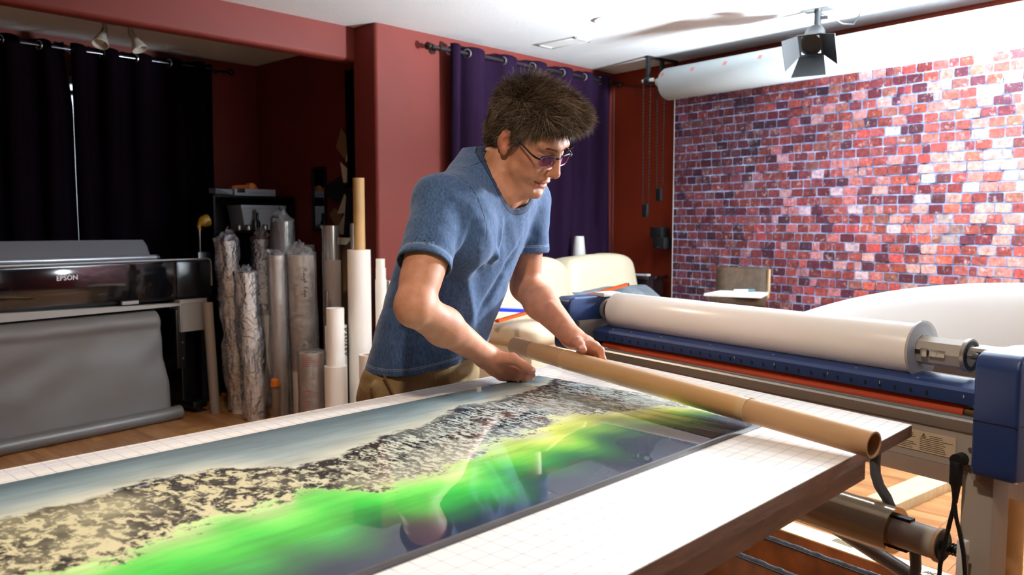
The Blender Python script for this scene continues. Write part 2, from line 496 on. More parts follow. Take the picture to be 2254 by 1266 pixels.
def art_mat():
    m = bpy.data.materials.new('aurora_landscape_print'); m.use_nodes = True; nt = m.node_tree; L = nt.links.new
    b = nt.nodes['Principled BSDF']; b.inputs['Roughness'].default_value = .5; b.inputs['Specular IOR Level'].default_value = .2
    b.inputs['Coat Weight'].default_value = 1; b.inputs['Coat Roughness'].default_value = .012; b.inputs['Coat IOR'].default_value = 1.55
    ac = nd(nt, 'ShaderNodeAttribute'); ac.attribute_name = 'art'
    am = nd(nt, 'ShaderNodeAttribute'); am.attribute_name = 'ridge'
    ab_ = nd(nt, 'ShaderNodeAttribute'); ab_.attribute_name = 'snow'
    tc = nd(nt, 'ShaderNodeTexCoord')

    def noise(scale, rot, st, det=6, rough=.6, dist=0.):
        mp = nd(nt, 'ShaderNodeMapping'); mp.inputs['Rotation'].default_value = (0, 0, rot); mp.inputs['Scale'].default_value = st
        L(tc.outputs['Object'], mp.inputs[0]); n = nd(nt, 'ShaderNodeTexNoise'); n.inputs['Scale'].default_value = scale
        n.inputs['Detail'].default_value = det; n.inputs['Roughness'].default_value = rough; n.inputs['Distortion'].default_value = dist
        L(mp.outputs[0], n.inputs[0]); return n.outputs[0]

    def ramp(inp, p0, c0, p1, c1):
        r = nd(nt, 'ShaderNodeValToRGB'); r.color_ramp.elements[0].position = p0; r.color_ramp.elements[0].color = c0
        r.color_ramp.elements[1].position = p1; r.color_ramp.elements[1].color = c1; L(inp, r.inputs[0]); return r.outputs[0]

    def ma(op, a, b_):
        n = nd(nt, 'ShaderNodeMath', operation=op)
        for i, q in enumerate((a, b_)):
            if isinstance(q, (int, float)): n.inputs[i].default_value = q
            else: L(q, n.inputs[i])
        return n.outputs[0]
    # ragged mountain outline: signed distance + noise
    edge = noise(30, .5, (1, 1.8, 1), 8, .78)
    asd = nd(nt, 'ShaderNodeAttribute'); asd.attribute_name = 'ragged'
    d = ma('ADD', am.outputs['Fac'], ma('MULTIPLY', ma('SUBTRACT', edge, .5), asd.outputs['Fac']))
    mask = ramp(d, .497, (0, 0, 0, 1), .503, (1, 1, 1, 1))
    # rock and snow
    rockL = noise(32, .55, (1.7, .9, 1), 8, .68, .7)
    rockR = noise(58, -.75, (2.6, .7, 1), 8, .66, .5)
    aw = nd(nt, 'ShaderNodeAttribute'); aw.attribute_name = 'along'
    mr_ = nd(nt, 'ShaderNodeMix', data_type='FLOAT'); L(aw.outputs['Fac'], mr_.inputs[0]); L(rockL, mr_.inputs[2]); L(rockR, mr_.inputs[3])
    rock2 = noise(130, .9, (1, 1.7, 1), 4, .6)
    ad = nd(nt, 'ShaderNodeAttribute'); ad.attribute_name = 'crest'
    rk = ma('ADD', ma('ADD', ma('MULTIPLY', mr_.outputs[0], .7), ma('MULTIPLY', rock2, .3)), ma('MULTIPLY', ad.outputs['Fac'], .05))
    dark = ramp(rk, .475, (0, 0, 0, 1), .512, (1, 1, 1, 1))
    big = noise(7, 0, (1, 1, 1), 3)
    darkw = ma('MULTIPLY', dark, ramp(big, .3, (.45, .45, .45, 1), .55, (1, 1, 1, 1)))
    mx = nd(nt, 'ShaderNodeMix', data_type='RGBA'); L(darkw, mx.inputs[0]); L(ab_.outputs['Color'], mx.inputs[6]); mx.inputs[7].default_value = (*lin('#15131a'), 1)
    # soft streaks in water and sky
    st = noise(9, .06, (1, 5, 1), 5, .55)
    sk = nd(nt, 'ShaderNodeMix', data_type='RGBA', blend_type='MULTIPLY'); sk.inputs[0].default_value = .75
    L(ac.outputs['Color'], sk.inputs[6]); L(ramp(st, .3, (.62, .64, .66, 1), .62, (1.05, 1.05, 1.05, 1)), sk.inputs[7])
    fin = nd(nt, 'ShaderNodeMix', data_type='RGBA'); L(mask, fin.inputs[0]); L(sk.outputs[2], fin.inputs[6]); L(mx.outputs[2], fin.inputs[7])
    L(fin.outputs[2], b.inputs['Base Color'])
    return m


def build_print():
    nx, ny = 360, 110
    xs = np.linspace(PXA, PXB, nx); ys = np.linspace(PYN, PYF, ny)
    X, Y = np.meshgrid(xs, ys, indexing='ij')
    V = (PYF - Y) / (PYF - PYN)          # 0 far edge, 1 near edge
    A0 = np.interp(X, ART_X, ART_FAR); A1 = np.interp(X, ART_X, ART_NEAR)
    wob = .012 * np.sin(X * 31) + .010 * np.sin(X * 57 + 1) + .006 * np.sin(X * 113)
    d = np.minimum(V - A0 + wob * .5, A1 - V + wob * 1.6)        # >0 inside the mountains
    ridge = np.clip(.5 + d * .5, 0, 1)

    def C(h): return np.array(lin(h))

    def mixc(t, *cols):
        t = np.clip(t, 0, 1)[..., None] * (len(cols) - 1); out = np.zeros(t.shape[:-1] + (3,))
        for i in range(len(cols) - 1):
            w = np.clip(t - i, 0, 1); seg = (t >= i) if i else np.ones_like(t, bool)
            out = np.where(seg, C(cols[i]) * (1 - w) + C(cols[i + 1]) * w, out)
        return out
    # water / frozen lake side
    tw = V / np.maximum(A0, .02)
    lake = mixc(tw, '#5d7078', '#7b9096', '#a3b2b0', '#dcdac4')
    # aurora side: distance from the ridge towards the near edge
    ta = np.clip((V - A1) / np.maximum(1.02 - A1, .05) + .06 * np.sin(X * 23) + .05 * np.sin(X * 51 + 2), 0, 1)
    grn = mixc(ta, '#c9e89a', '#74e060', '#3fd048', '#2fae40', '#1f6a38', '#142a3c', '#101c3c')
    yel = mixc(ta, '#f8fbc0', '#eaf56a', '#8fce3e', '#2f6a3a', '#16303a', '#12203c', '#101a3a')
    w = np.clip((X - .75) / .35, 0, 1)[..., None]
    aur = grn * (1 - w) + yel * w
    pur = np.exp(-((X - 1.25) / .12) ** 2)[..., None] * np.exp(-((ta - .3) / .18) ** 2)[..., None]
    aur = aur * (1 - .6 * pur) + C('#4a2f55') * .6 * pur
    art = np.where((V < (A0 + A1) / 2)[..., None], lake, aur)
    ws = np.clip((X - .55) / .5, 0, 1)[..., None]
    snow = C('#d9cfa6') * (1 - ws) + C('#d3ddd6') * ws
    vs = np.stack([X, Y, np.full_like(X, TZ + .0062)], -1).reshape(-1, 3)
    idx = np.arange(nx * ny).reshape(nx, ny)
    fs = np.stack([idx[:-1, :-1], idx[1:, :-1], idx[1:, 1:], idx[:-1, 1:]], -1).reshape(-1, 4)
    me = bpy.data.meshes.new('print_face'); me.from_pydata(vs.tolist(), [], fs.tolist())
    a = me.attributes.new('art', 'FLOAT_COLOR', 'POINT'); a.data.foreach_set('color', np.concatenate([art.reshape(-1, 3), np.ones((nx * ny, 1))], 1).astype(np.float32).ravel())
    a = me.attributes.new('snow', 'FLOAT_COLOR', 'POINT'); a.data.foreach_set('color', np.concatenate([np.broadcast_to(snow, art.shape).reshape(-1, 3), np.ones((nx * ny, 1))], 1).astype(np.float32).ravel())
    crest = np.exp(-((V - A0) / .05) ** 2)
    near = np.clip((V - (A0 + A1) / 2) / .1, 0, 1); ragged = .07 + .13 * near
    along = np.clip((X - .62) / .22, 0, 1)
    for nm, ar_ in (('crest', crest), ('ragged', ragged), ('along', along)):
        a = me.attributes.new(nm, 'FLOAT', 'POINT'); a.data.foreach_set('value', ar_.astype(np.float32).ravel())
    a = me.attributes.new('ridge', 'FLOAT', 'POINT'); a.data.foreach_set('value', ridge.astype(np.float32).ravel())
    return me


ART_X = [-1.0, -0.6, -0.2, 0.257, 0.285, 0.302, 0.358, 0.369, 0.428, 0.441, 0.468, 0.484, 0.508, 0.58, 0.582, 0.616, 0.652, 0.688, 0.727, 0.774, 0.856, 0.859, 0.941, 0.976, 1.047, 1.099, 1.188, 1.2, 1.325, 1.339, 1.396, 1.405, 1.464]
ART_FAR = [0.3, 0.24, 0.3, 0.261, 0.261, 0.259, 0.252, 0.251, 0.244, 0.242, 0.229, 0.221, 0.231, 0.259, 0.26, 0.32, 0.383, 0.391, 0.371, 0.347, 0.305, 0.303, 0.283, 0.275, 0.217, 0.175, 0.196, 0.199, 0.164, 0.16, 0.124, 0.119, 0.082]
ART_NEAR = [0.6, 0.66, 0.55, 0.594, 0.618, 0.632, 0.645, 0.648, 0.568, 0.555, 0.527, 0.555, 0.596, 0.556, 0.557, 0.573, 0.605, 0.637, 0.672, 0.679, 0.628, 0.627, 0.587, 0.578, 0.559, 0.544, 0.519, 0.528, 0.619, 0.638, 0.716, 0.809, 0.809]
pr_ = thing('landscape_print', (0, .99, TZ), 'glossy panoramic mountain and green aurora print lying on the gridded table', 'print')
mk('print_face', build_print(), art_mat(), pr_).location = (0, -.99, -TZ)
mk('backing_panel', MB().box((PXA, PYN - .0015, TZ + .0004), (PXB, PYF + .001, TZ + .0058)), M('dark_panel_edge', '#2b2a2c', .45), pr_, smooth=False)
mk('front_edge_strip', MB().box((PXA, PYN - .006, TZ + .0003), (PXB - .02, PYN - .0016, TZ + .0085), .0008), M('charcoal_strip', '#4a4648', .4), pr_)

# ================================================================== CARDBOARD TUBE
TA = Vector((1.304, .459, .8545)); TB = Vector((1.475, 1.388, .8965)); td = (TB - TA).normalized()


def card_mat(name, col, rough=.7, coat=0.):
    m = M(name, col, rough, var=.12, scale=14, bump=.12, bscale=140, bdist=.001, coat=coat, coatr=.15, stretch=(1, .35, 1))
    return m


m_card = card_mat('brown_cardboard', '#b48c62')
m_card2 = card_mat('taped_cardboard', '#c19662', .4, .35)
m_card3 = card_mat('shaded_kraft', '#9a7a60')
tube = thing('cardboard_tube', TA - Vector((0, 0, .02)), 'long brown cardboard tube lying across the end of the landscape print', 'tube')
mk('core', MB().pipe(TA, TB, .0215, .0185, 40), m_card, tube)
pa = TA + td * .238; pb = TA + td * .752
mk('wound_film', MB().pipe(pa, pb, .0226, .0216, 40), m_card2, tube)
mk('tape_end', MB().pipe(pa - td * .002, pa + td * .014, .0229, .0217, 40), M('clear_tape', '#cfae80', .15, coat=.6), tube)
mk('end_sleeve', MB().pipe(TB - td * .075, TB - td * .0005, .0219, .0183, 40), m_card3, tube)
# film coming off the tube onto the print
m_film = bpy.data.materials.new('clear_laminate_film'); m_film.use_nodes = True
_nt = m_film.node_tree; _o = _nt.nodes['Material Output']; _g = nd(_nt, 'ShaderNodeBsdfGlossy'); _g.inputs['Roughness'].default_value = .04
_t = nd(_nt, 'ShaderNodeBsdfTransparent'); _t.inputs[0].default_value = (.97, .97, .97, 1); _fr = nd(_nt, 'ShaderNodeFresnel'); _fr.inputs[0].default_value = 1.4
_mx = nd(_nt, 'ShaderNodeMixShader'); _nt.links.new(_fr.outputs[0], _mx.inputs[0]); _nt.links.new(_t.outputs[0], _mx.inputs[1]); _nt.links.new(_g.outputs[0], _mx.inputs[2]); _nt.links.new(_mx.outputs[0], _o.inputs[0])


def film_fn(u, v):
    p = pa.lerp(pb, .01 + u * .97); q = p + Vector((-.010, 0, -.0200))
    t = v
    x = q.x - .11 * t; z = q.z * (1 - t) ** 2.2 + (TZ + .0072) * (1 - (1 - t) ** 2.2)
    return Vector((x, p.y, max(z, TZ + .0070)))


mk('loose_film', MB().grid(film_fn, 30, 14), m_film, tube)
# ================================================================== LAMINATOR (frame LAM: s away along the rollers, m behind, z up)
m_blue = M('laminator_blue', '#20396c', .38, var=.08, scale=5, bump=.05, bscale=250, bdist=.0006)
m_alu = M('machine_aluminium', '#a7a29a', .34, .75)
m_greyp = M('machine_grey_paint', '#a89f93', .45)
m_orange = M('orange_silicone_roller', '#b8431a', .45)
m_darkred = M('dark_red_roller', '#4a1008', .5)
m_paperw = M('white_film_roll', '#efe9e2', .33, coat=.25, coatr=.2)
m_rubber = M('black_rubber', '#111112', .55)
m_whitep = M('white_plastic', '#e9e9e4', .35)

lam = thing('laminator', LAM @ Vector((.58, .1, 0)), 'blue and grey wide roll laminator standing behind the cutting table', 'laminator')


def lm(name, mb, mat, parent=None, **kw): return mk(name, mb, mat, parent or lam, **kw)


def endcap(s0, s1, name, lo, hi):
    pts = [(-.035, lo + .02), (-.032, lo + .005), (-.015, lo), (.10, lo), (.17, lo + .085), (.30, lo + .11), (.30, hi - .05), (.27, hi - .01), (.10, hi), (-.01, hi), (-.028, hi - .008), (-.035, hi - .025)]
    bm = bmesh.new(); a = MB(LAM).prism([(s0, p[0], p[1]) for p in pts], (s1 - s0, 0, 0))
    vs = [bm.verts.new(p) for p in a.v]; [bm.faces.new([vs[i] for i in f]) for f in a.f]
    bmesh.ops.recalc_face_normals(bm, faces=bm.faces)
    bmesh.ops.bevel(bm, geom=bm.edges[:], offset=.007, segments=3, affect='EDGES', profile=.6, clamp_overlap=True)
    bm.verts.index_update(); b = MB(); b.v = [v.co.copy() for v in bm.verts]; b.f = [tuple(v.index for v in f.verts) for f in bm.faces]; bm.free()
    return lm(name, b, m_blue)


ec = endcap(-.082, -.004, 'end_cover', .735, .967)
lm('seam_groove', MB(LAM).box((-.0825, -.0358, .8395), (-.006, .02, .8415)), m_rubber, ec, smooth=False)
endcap(1.182, 1.252, 'end_cover', .815, .975)
# side plates
lm('side_plate', MB(LAM).box((-.004, -.004, .72), (.008, .22, .90), .002), m_greyp)
lp = lm('side_plate', MB(LAM).box((1.166, -.004, .72), (1.182, .26, .905), .002), m_alu)
for dz, dm in ((.80, .03), (.83, .05), (.86, .02), (.775, .012)):
    lm('screw', MB(LAM).cyl((1.1655, dm, dz), (1.163, dm, dz), .003, 10), m_steel, lp)
lm('tilt_plate', MB(LAM).prism([(1.03, .2, .872), (1.165, .16, .872), (1.165, .2, .93), (1.08, .21, .925)], (0, .004, 0)), m_whitep, smooth=False)
# lip
lipp = [(0, .806), (0, .826), (.004, .830), (.018, .8305), (.019, .828), (.022, .828), (.023, .8305), (.033, .8305), (.034, .80)]
lm('front_lip', MB(LAM).prism([(.008, a, b) for a, b in lipp], (1.158, 0, 0)), m_alu, smooth=False)
lm('tape_strip', MB(LAM).prism([(1.06, .022, .8313), (1.155, .012, .8313), (1.15, .030, .8313), (1.08, .032, .8313)], (0, 0, .0006)), M('pale_tape', '#9fc3e8', .35), smooth=False)
lm('front_rail', MB(LAM).box((.008, .004, .735), (1.166, .012, .806)), m_greyp, smooth=False)
lm('rail_return', MB(LAM).box((.008, .012, .732), (1.166, .06, .738)), M('rail_dark', '#6d7078', .5), smooth=False)
# rating label
lab = lm('rating_label', MB(LAM).box((.042, .0025, .750), (.165, .0038, .790)), M('cream_label', '#cdb899', .55), smooth=False)
m_ink = M('label_ink', '#5f5546', .6)
m_inkd = M('dark_ink', '#1c1a18', .6)
r5 = random.Random(5)
for c0, c1 in ((.047, .112), (.118, .161)):
    for i in range(9):
        z = .7535 + i * .0037
        if c0 > .1 and 3 < i < 6: continue
        e = c1 - r5.random() * (c1 - c0) * .3
        if c0 < .1 and i > 6: e = min(e, .092)
        lm('print_line', MB(LAM).box((c1 - (e - c0), .0021, z), (c1 if not (c0 < .1 and i > 6) else .093, .0026, z + .0011)), m_ink, lab, smooth=False)
LX = (LAM.to_3x3() @ Vector((-1, 0, 0))); LZ = Vector((0, 0, 1)); LY = LX.cross(LZ)
text_obj('ce_mark', 'CE', m_inkd, .011, frame(LAM @ Vector((.150, .0018, .7685)), LX, LZ, LX.cross(LZ)), lab)
wt = MB(LAM); tri = [(.1005, .0020, .7795), (.1085, .0020, .7795), (.1045, .0020, .7868)]
for i in range(3):
    wt.bar(tri[i], tri[(i + 1) % 3], .0006, .0009, (0, 1, 0))
wt.box((.1042, .0018, .7815), (.1048, .0022, .7845)).box((.1042, .0018, .7803), (.1048, .0022, .7809))
lm('warning_triangle', wt, m_inkd, lab, smooth=False)
for z in (.775, .742):
    lm('screw', MB(LAM).cyl((.014, .004, z), (.014, .0005, z), .0042, 14).cyl((.014, .0005, z), (.014, -.0005, z), .0025, 6), m_steel)
# blue guard beam
bp_ = [(.056, .846), (.050, .872), (.058, .8785), (.075, .882), (.125, .887), (.135, .878), (.135, .85), (.12, .846)]
beam = lm('guard_beam', MB(LAM).prism([(.015, a, b) for a, b in bp_], (1.148, 0, 0)), m_blue, ang=25)
slot0 = None
sl = MB()
LS = LAM.to_3x3() @ Vector((1, 0, 0)); LMv = LAM.to_3x3() @ Vector((0, 1, 0))
nrm = (LAM.to_3x3() @ Vector((0, -.026, -.006))).normalized(); upv = nrm.cross(LS).normalized()
if upv.z < 0: upv = -upv
prof = []
for a in range(7):
    t = a * PI / 6; prof.append((math.cos(t) * .0026, .0022 + math.sin(t) * .0026))
prof += [(-.0026, -.0048), (.0026, -.0048)]
sl.prism([LS * a + upv * b for a, b in prof], nrm * .0006)
for i in range(30):
    s_ = 1.107 - i * .0337
    p = LAM @ Vector((s_, .0530, .8575))
    if slot0 is None:
        slot0 = lm('slot', MB(), m_rubber, beam); me = bpy.data.meshes.new('slot'); me.from_pydata([tuple(v) for v in sl.v], [], sl.f); me.materials.append(m_rubber); slot0.data = me
        slot0.location = p - wloc(beam)
    else:
        link_copy(slot0, 'slot', beam, p - wloc(beam))
for s_ in (.62, .50, .355, .23, .055):
    lm('bolt', MB(LAM).box((s_ - .0011, .0500, .860), (s_ + .0011, .0545, .866)), m_steel, beam, smooth=False)
for s_ in (1.10, 1.02, .9, .72, .52, .30, .16):
    lm('rivet', MB(LAM).sphere((s_, .073, .881), .0035, 8, (1, 1, .5)), m_steel, beam)
# rollers
lm('top_roller', MB(LAM).cyl((.062, .084, .822), (1.14, .084, .822), .0225), m_orange)
lm('bottom_roller', MB(LAM).cyl((.062, .084, .776), (1.14, .084, .776), .0225), m_darkred)
lm('roller_bearing', MB(LAM).box((.008, .07, .805), (.055, .10, .838), .003).cyl((.03, .084, .822), (.062, .084, .822), .009), m_rubber)
lm('roller_bearing', MB(LAM).box((1.146, .07, .80), (1.166, .10, .838), .003), m_rubber)
lm('brass_bush', MB(LAM).box((.034, .062, .824), (.058, .069, .836), .001), M('brass', '#8a7a58', .35, .8))
# supply roll
roll = lm('supply_roll', MB(LAM).tube([(.184, .125, .932), (.186, .125, .932), (.8, .125, .932), (1.136, .125, .932), (1.14, .125, .932)], [.0525, .054, .0545, .0545, .052], 48), m_paperw)
lm('film_flange', MB(LAM).pipe((.180, .125, .932), (.1835, .125, .932), .062, .0325, 48), M('translucent_film', '#c9cfd8', .15, alpha=.55, coat=.5), roll)
lm('film_rim', MB(LAM).pipe((.1838, .125, .932), (.188, .125, .932), .0575, .05, 48), M('tan_core_rim', '#a98a6c', .5), roll)
# chuck at the far end
ch = lm('chuck', MB(LAM).cyl((1.14, .125, .932), (1.165, .125, .932), .028, 8).cyl((1.160, .125, .932), (1.172, .125, .932), .0325), m_alu)
for s_ in (1.1605, 1.165):
    lm('o_ring', MB(LAM).pipe((s_ - .0014, .125, .932), (s_ + .0014, .125, .932), .0338, .031), m_rubber, ch)
lm('chuck_window', MB(LAM).box((1.1395, .094, .921), (1.156, .0985, .941), .001), M('dark_steel', '#55534f', .3, .8), ch)
lm('chuck_screw', MB(LAM).cyl((1.147, .094, .931), (1.147, .0925, .931), .0035, 12), m_steel, ch)
lm('bearing_housing', MB(LAM).cyl((1.172, .125, .932), (1.186, .125, .932), .037), m_greyp)
lm('top_cap', MB(LAM).box((1.165, .09, .972), (1.215, .16, .985), .003), m_whitep)
# spindle at the near end
sp = lm('spindle', MB(LAM).cyl((.088, .125, .932), (.19, .125, .932), .0305, 8), m_greyp)
lm('spindle_flange', MB(LAM).cyl((.080, .125, .932), (.088, .125, .932), .0345), m_alu, sp)
lm('flange_ring', MB(LAM).pipe((.0785, .125, .932), (.0802, .125, .932), .03, .022), m_rubber, sp)
lm('latch', MB(LAM).box((.118, .0925, .925), (.150, .0965, .9395), .0008).cyl((.137, .0925, .932), (.137, .0912, .932), .003, 10), m_steel, sp)
lm('latch_block', MB(LAM).box((.153, .089, .923), (.167, .0965, .941), .001), m_steel, sp)
lm('latch_slot', MB(LAM).box((.150, .0945, .928), (.186, .0955, .9365)), m_rubber, sp, smooth=False)
lm('shaft', MB(LAM).cyl((-.004, .125, .932), (.08, .125, .932), .0065), m_steel)
coil = []
for i in range(8 * 12 + 1):
    t = i / 12; a = 2 * PI * t; coil.append((.012 + t * .0068, .125 + math.cos(a) * .0098, .932 + math.sin(a) * .0098))
lm('spring', MB(LAM).tube(coil, .0017, 6), m_rubber)
lm('shaft_cover', MB(LAM).box((-.002, .10, .945), (.07, .15, .953), .002), m_greyp)
# rear take-up roll seen under the spindle
rr = lm('rear_roll', MB(LAM).cyl((.03, .235, .905), (1.16, .235, .905), .036), M('grey_rear_roll', '#8f939c', .4))
lm('rear_roll_flange', MB(LAM).pipe((.02, .235, .905), (.028, .235, .905), .042, .02), M('translucent_film', '#c9cfd8'), rr)
# big white sheet behind the machine, a loose piece only parented to the laminator


def sheet_fn(u, v):
    s = .80 - u * 1.5
    rise = 1 - (1 - min(1, u / .48)) ** 2.2
    top = .93 + .125 * rise
    m = .32 + v * .75 - .04 * math.sin(min(1, v / .35) * PI)
    z = .60 + (top - .60) * math.sin(min(1, v / .35) * PI / 2) if v < .35 else top - .30 * ((v - .35) / .65) ** 2.2
    return Vector((s, m, z))


lm('arched_white_sheet', MB(LAM).grid(sheet_fn, 44, 30), M('white_sheet', '#f2f0ee', .45), solid=.0012)['label'] = 'broad white sheet arching up behind the supply roll'
# stand
for s_ in (-.004, 1.12):
    pl = MB(LAM).box((s_ - .022, .01, .03), (s_ + .036, .075, .733), .004)
    lm('stand_leg', pl, m_greyp)
    lm('stand_foot', MB(LAM).box((s_ - .03, -.22, 0), (s_ + .044, .34, .032), .006), m_greyp)
lm('cross_tube', MB(LAM).tube([(.03, .045, .12), (1.1, .045, .12)], .016), m_greyp)
lm('diagonal_tube', MB(LAM).tube([(1.0, .12, .66), (.43, .12, .505), (.185, .12, .44), (.02, .10, .395)], .0165), M('grey_tube_paint', '#8f8f92', .35, .3))
# lower film roll on its core
lr = lm('lower_film_roll', MB(LAM).pipe((.165, .02, .567), (1.08, .02, .567), .047, .031, 44), M('amber_clear_film', '#c2a578', .13, .95, coat=1, coatr=.04))
lm('film_wrap', MB(LAM).pipe((.163, .02, .567), (1.08, .02, .567), .0485, .0475, 44), M('clear_wrap', '#d8d0b8', .06, alpha=.35, coat=1), lr)
lm('lower_core', MB(LAM).cyl((.075, .02, .567), (.17, .02, .567), .0305, 24), m_greyp)
lm('core_key', MB(LAM).box((.13, .01, .594), (.172, .03, .602), .001), m_rubber)
lm('core_key', MB(LAM).box((.135, .01, .532), (.17, .03, .540), .001), m_rubber)
lm('core_flange', MB(LAM).cyl((.068, .02, .567), (.076, .02, .567), .034, 28), M('tan_core_rim', '#a98a6c'))
lm('core_end', MB(LAM).cyl((.064, .02, .567), (.068, .02, .567), .028, 24), m_rubber)
coil = []
for i in range(6 * 12 + 1):
    t = i / 12; a = 2 * PI * t; coil.append((.030 + t * .0058, .02 + math.cos(a) * .0105, .567 + math.sin(a) * .0105))
lm('spring', MB(LAM).tube(coil, .0018, 6), m_rubber)
lm('lower_shaft', MB(LAM).cyl((-.01, .02, .567), (.066, .02, .567), .007), m_steel)
lm('shaft_bracket', MB(LAM).box((.012, -.004, .50), (.030, .044, .598), .004).box((.016, -.010, .492), (.026, -.003, .52), .002), m_whitep)
lm('shaft_knob', MB(LAM).cyl((.004, -.012, .57), (.010, -.012, .57), .008, 12), m_steel)
# grey hose loops
lm('hose', MB(LAM).tube([(.232, .05, .735), (.234, .05, .69), (.232, .05, .665), (.226, .055, .64), (.214, .065, .615), (.205, .07, .59), (.20, .07, .54)], .011), M('grey_hose', '#5d6169', .5))
lm('hose', MB(LAM).tube([(.13, .03, .56), (.125, .03, .50), (.135, .03, .44), (.17, .03, .40)], .011), M('grey_hose', '#5d6169'))

# power cord: a thing of its own plugged into the rail
pc = thing('power_cord', LAM @ Vector((.03, -.02, .6)), 'black power cord with plug hanging from the laminator rail', 'cord')
mk('plug', MB(LAM).cyl((.029, .004, .7535), (.029, -.02, .7535), .0125, 18).box((.0195, -.026, .706), (.0385, -.009, .752), .004), m_rubber, pc)
mk('strain_relief', MB(LAM).tube([(.029, -.017, .708), (.0285, -.017, .695), (.029, -.017, .672)], [.0095, .007, .0045], 12), m_rubber, pc)
mk('cable', MB(LAM).tube([(.029, -.017, .69), (.031, -.018, .66), (.036, -.02, .63), (.041, -.02, .60), (.045, -.03, .55), (.049, -.03, .46), (.05, -.03, .36), (.03, -.01, .2), (.0, .1, .02)], .0042, 10), m_rubber, pc)
mk('cable', MB(LAM).tube([(.029, -.018, .67), (.024, -.02, .645), (.016, -.021, .62), (.007, -.021, .58), (.002, -.022, .54), (.004, -.022, .50), (.01, -.022, .44), (.02, -.01, .3)], .0038, 10), m_rubber, pc)
# ================================================================== CURTAINS
m_purple = M('purple_curtain', '#23132a', .94, spec=.08, var=.10, scale=30, bump=.15, bscale=400, bdist=.001, stretch=(1, 1, .1))
m_purple2 = M('dark_purple_curtain', '#0e060e', .95, spec=.05, var=.1, scale=30)
m_rod = M('rod_metal', '#4a4246', .3, .8)


def curtain(name, label, x0, nodes, y, ztop, zbot, amp, rodz, mat, parent_group, seed, open_gap=0., splay=0.):
    """grommet curtain: nodes are the x places where a ring shows; between two of them the cloth makes one wave"""
    t = thing(name, ((nodes[0] + nodes[-1]) / 2, y, zbot), label, 'curtain', parent_group)
    rr_ = random.Random(seed)
    n = len(nodes) - 1
    ph = [rr_.uniform(-.4, .4) for _ in range(n + 3)]

    def fn(u, v):
        k = u * n; i = min(int(k), n - 1); f = k - i
        x = nodes[i] * (1 - f) + nodes[i + 1] * f
        z = ztop + (zbot - ztop) * v
        a = amp * (1 + .25 * math.sin(i * 2.3 + v * 2)) * (1 - .15 * v)
        w = -math.sin(f * 2 * PI)
        w = math.copysign(abs(w) ** .7, w)
        yy = y + a * w + .008 * math.sin(v * 7 + ph[i] * 9 + f * 3)
        xx = x + .02 * v * math.sin(k * 1.7 + seed) + splay * min(v, .18) * (u - .5)
        sag = -.012 * math.sin(f * PI) ** 2
        return Vector((xx, yy, z + (sag if v < .02 else 0)))
    cl = mk('cloth', MB().grid(fn, n * 18 + 1, 36), mat, t, solid=.003, ang=80)
    for i, gx in enumerate(nodes[:-1]):
        c = Vector((gx + .004, y, rodz)); nn_ = Vector((.93, .37, 0))
        pts = []
        s_ = Vector((0, 0, 1)); q = nn_.cross(s_)
        for j in range(20):
            a = 2 * PI * j / 20; pts.append(c + (s_ * math.cos(a) + q * math.sin(a)) * .026)
        mk('grommet', MB().tube(pts, .0065, 8, closed=True), m_steel, t)
    return t


curtain('curtain', 'deep purple ring-top curtain hanging on the red wall behind the man', 3.6,
        [3.64, 3.79, 4.123, 4.424, 4.749, 5.007, 5.216, 5.345], 4.0, 2.345, .03, .044, 2.302, m_purple, None, 3)
rod = thing('curtain_rod', (4.47, 4.0, 2.30), 'dark metal curtain rod with ball ends above the purple curtain', 'curtain rod')
mk('rod', MB().cyl((3.50, 4.0, 2.302), (5.43, 4.0, 2.302), .0125, 16), m_rod, rod)
for x, d in ((3.50, -1), (5.43, 1)):
    mk('finial', MB().tube([(x, 4.0, 2.302), (x + d * .012, 4.0, 2.302), (x + d * .018, 4.0, 2.302), (x + d * .032, 4.0, 2.302), (x + d * .05, 4.0, 2.302), (x + d * .06, 4.0, 2.302)], [.017, .017, .009, .024, .024, .010], 16), m_bronze, rod)
for x in (3.56, 5.39):
    mk('bracket', MB().cyl((x, 4.0, 2.302), (x, 4.079, 2.302), .008).cyl((x, 4.070, 2.302), (x, 4.0795, 2.302), .028).pipe((x - .01, 4.0, 2.302), (x + .01, 4.0, 2.302), .018, .0127), m_bronze, rod)
# alcove curtains: two panels with a thin wedge of daylight between them
curtain('alcove_curtain', 'almost black purple curtain left of the daylight slit in the alcove', 0, [.95, 1.15, 1.36, 1.57, 1.78, 1.925], 5.76, 2.345, .03, .045, 2.305, m_purple2, 'dark alcove curtains', 5, splay=.43)
cR = curtain('alcove_curtain', 'almost black purple curtain right of the daylight slit in the alcove', 0, [1.965, 2.16, 2.37, 2.60, 2.80, 2.92], 5.76, 2.345, .03, .045, 2.305, m_purple2, 'dark alcove curtains', 8)
ar = thing('alcove_curtain_rod', (2.0, 5.76, 2.3), 'thin shiny curtain rod above the dark alcove curtains', 'curtain rod')
mk('rod', MB().cyl((.8, 5.76, 2.305), (3.05, 5.76, 2.305), .011, 14), M('shiny_rod', '#6d7078', .2, 1.), ar)
mk('finial', MB().sphere((3.07, 5.76, 2.305), .026), m_bronze, ar)
mk('bracket', MB().cyl((3.0, 5.76, 2.305), (3.0, 5.879, 2.305), .008), m_bronze, ar)
# narrow dark drape tied back against the alcove side wall, beside the column
dr = thing('side_drape', (3.2, 4.5, 1.4), 'dark gathered drape hanging at the alcove side next to the column', 'curtain')


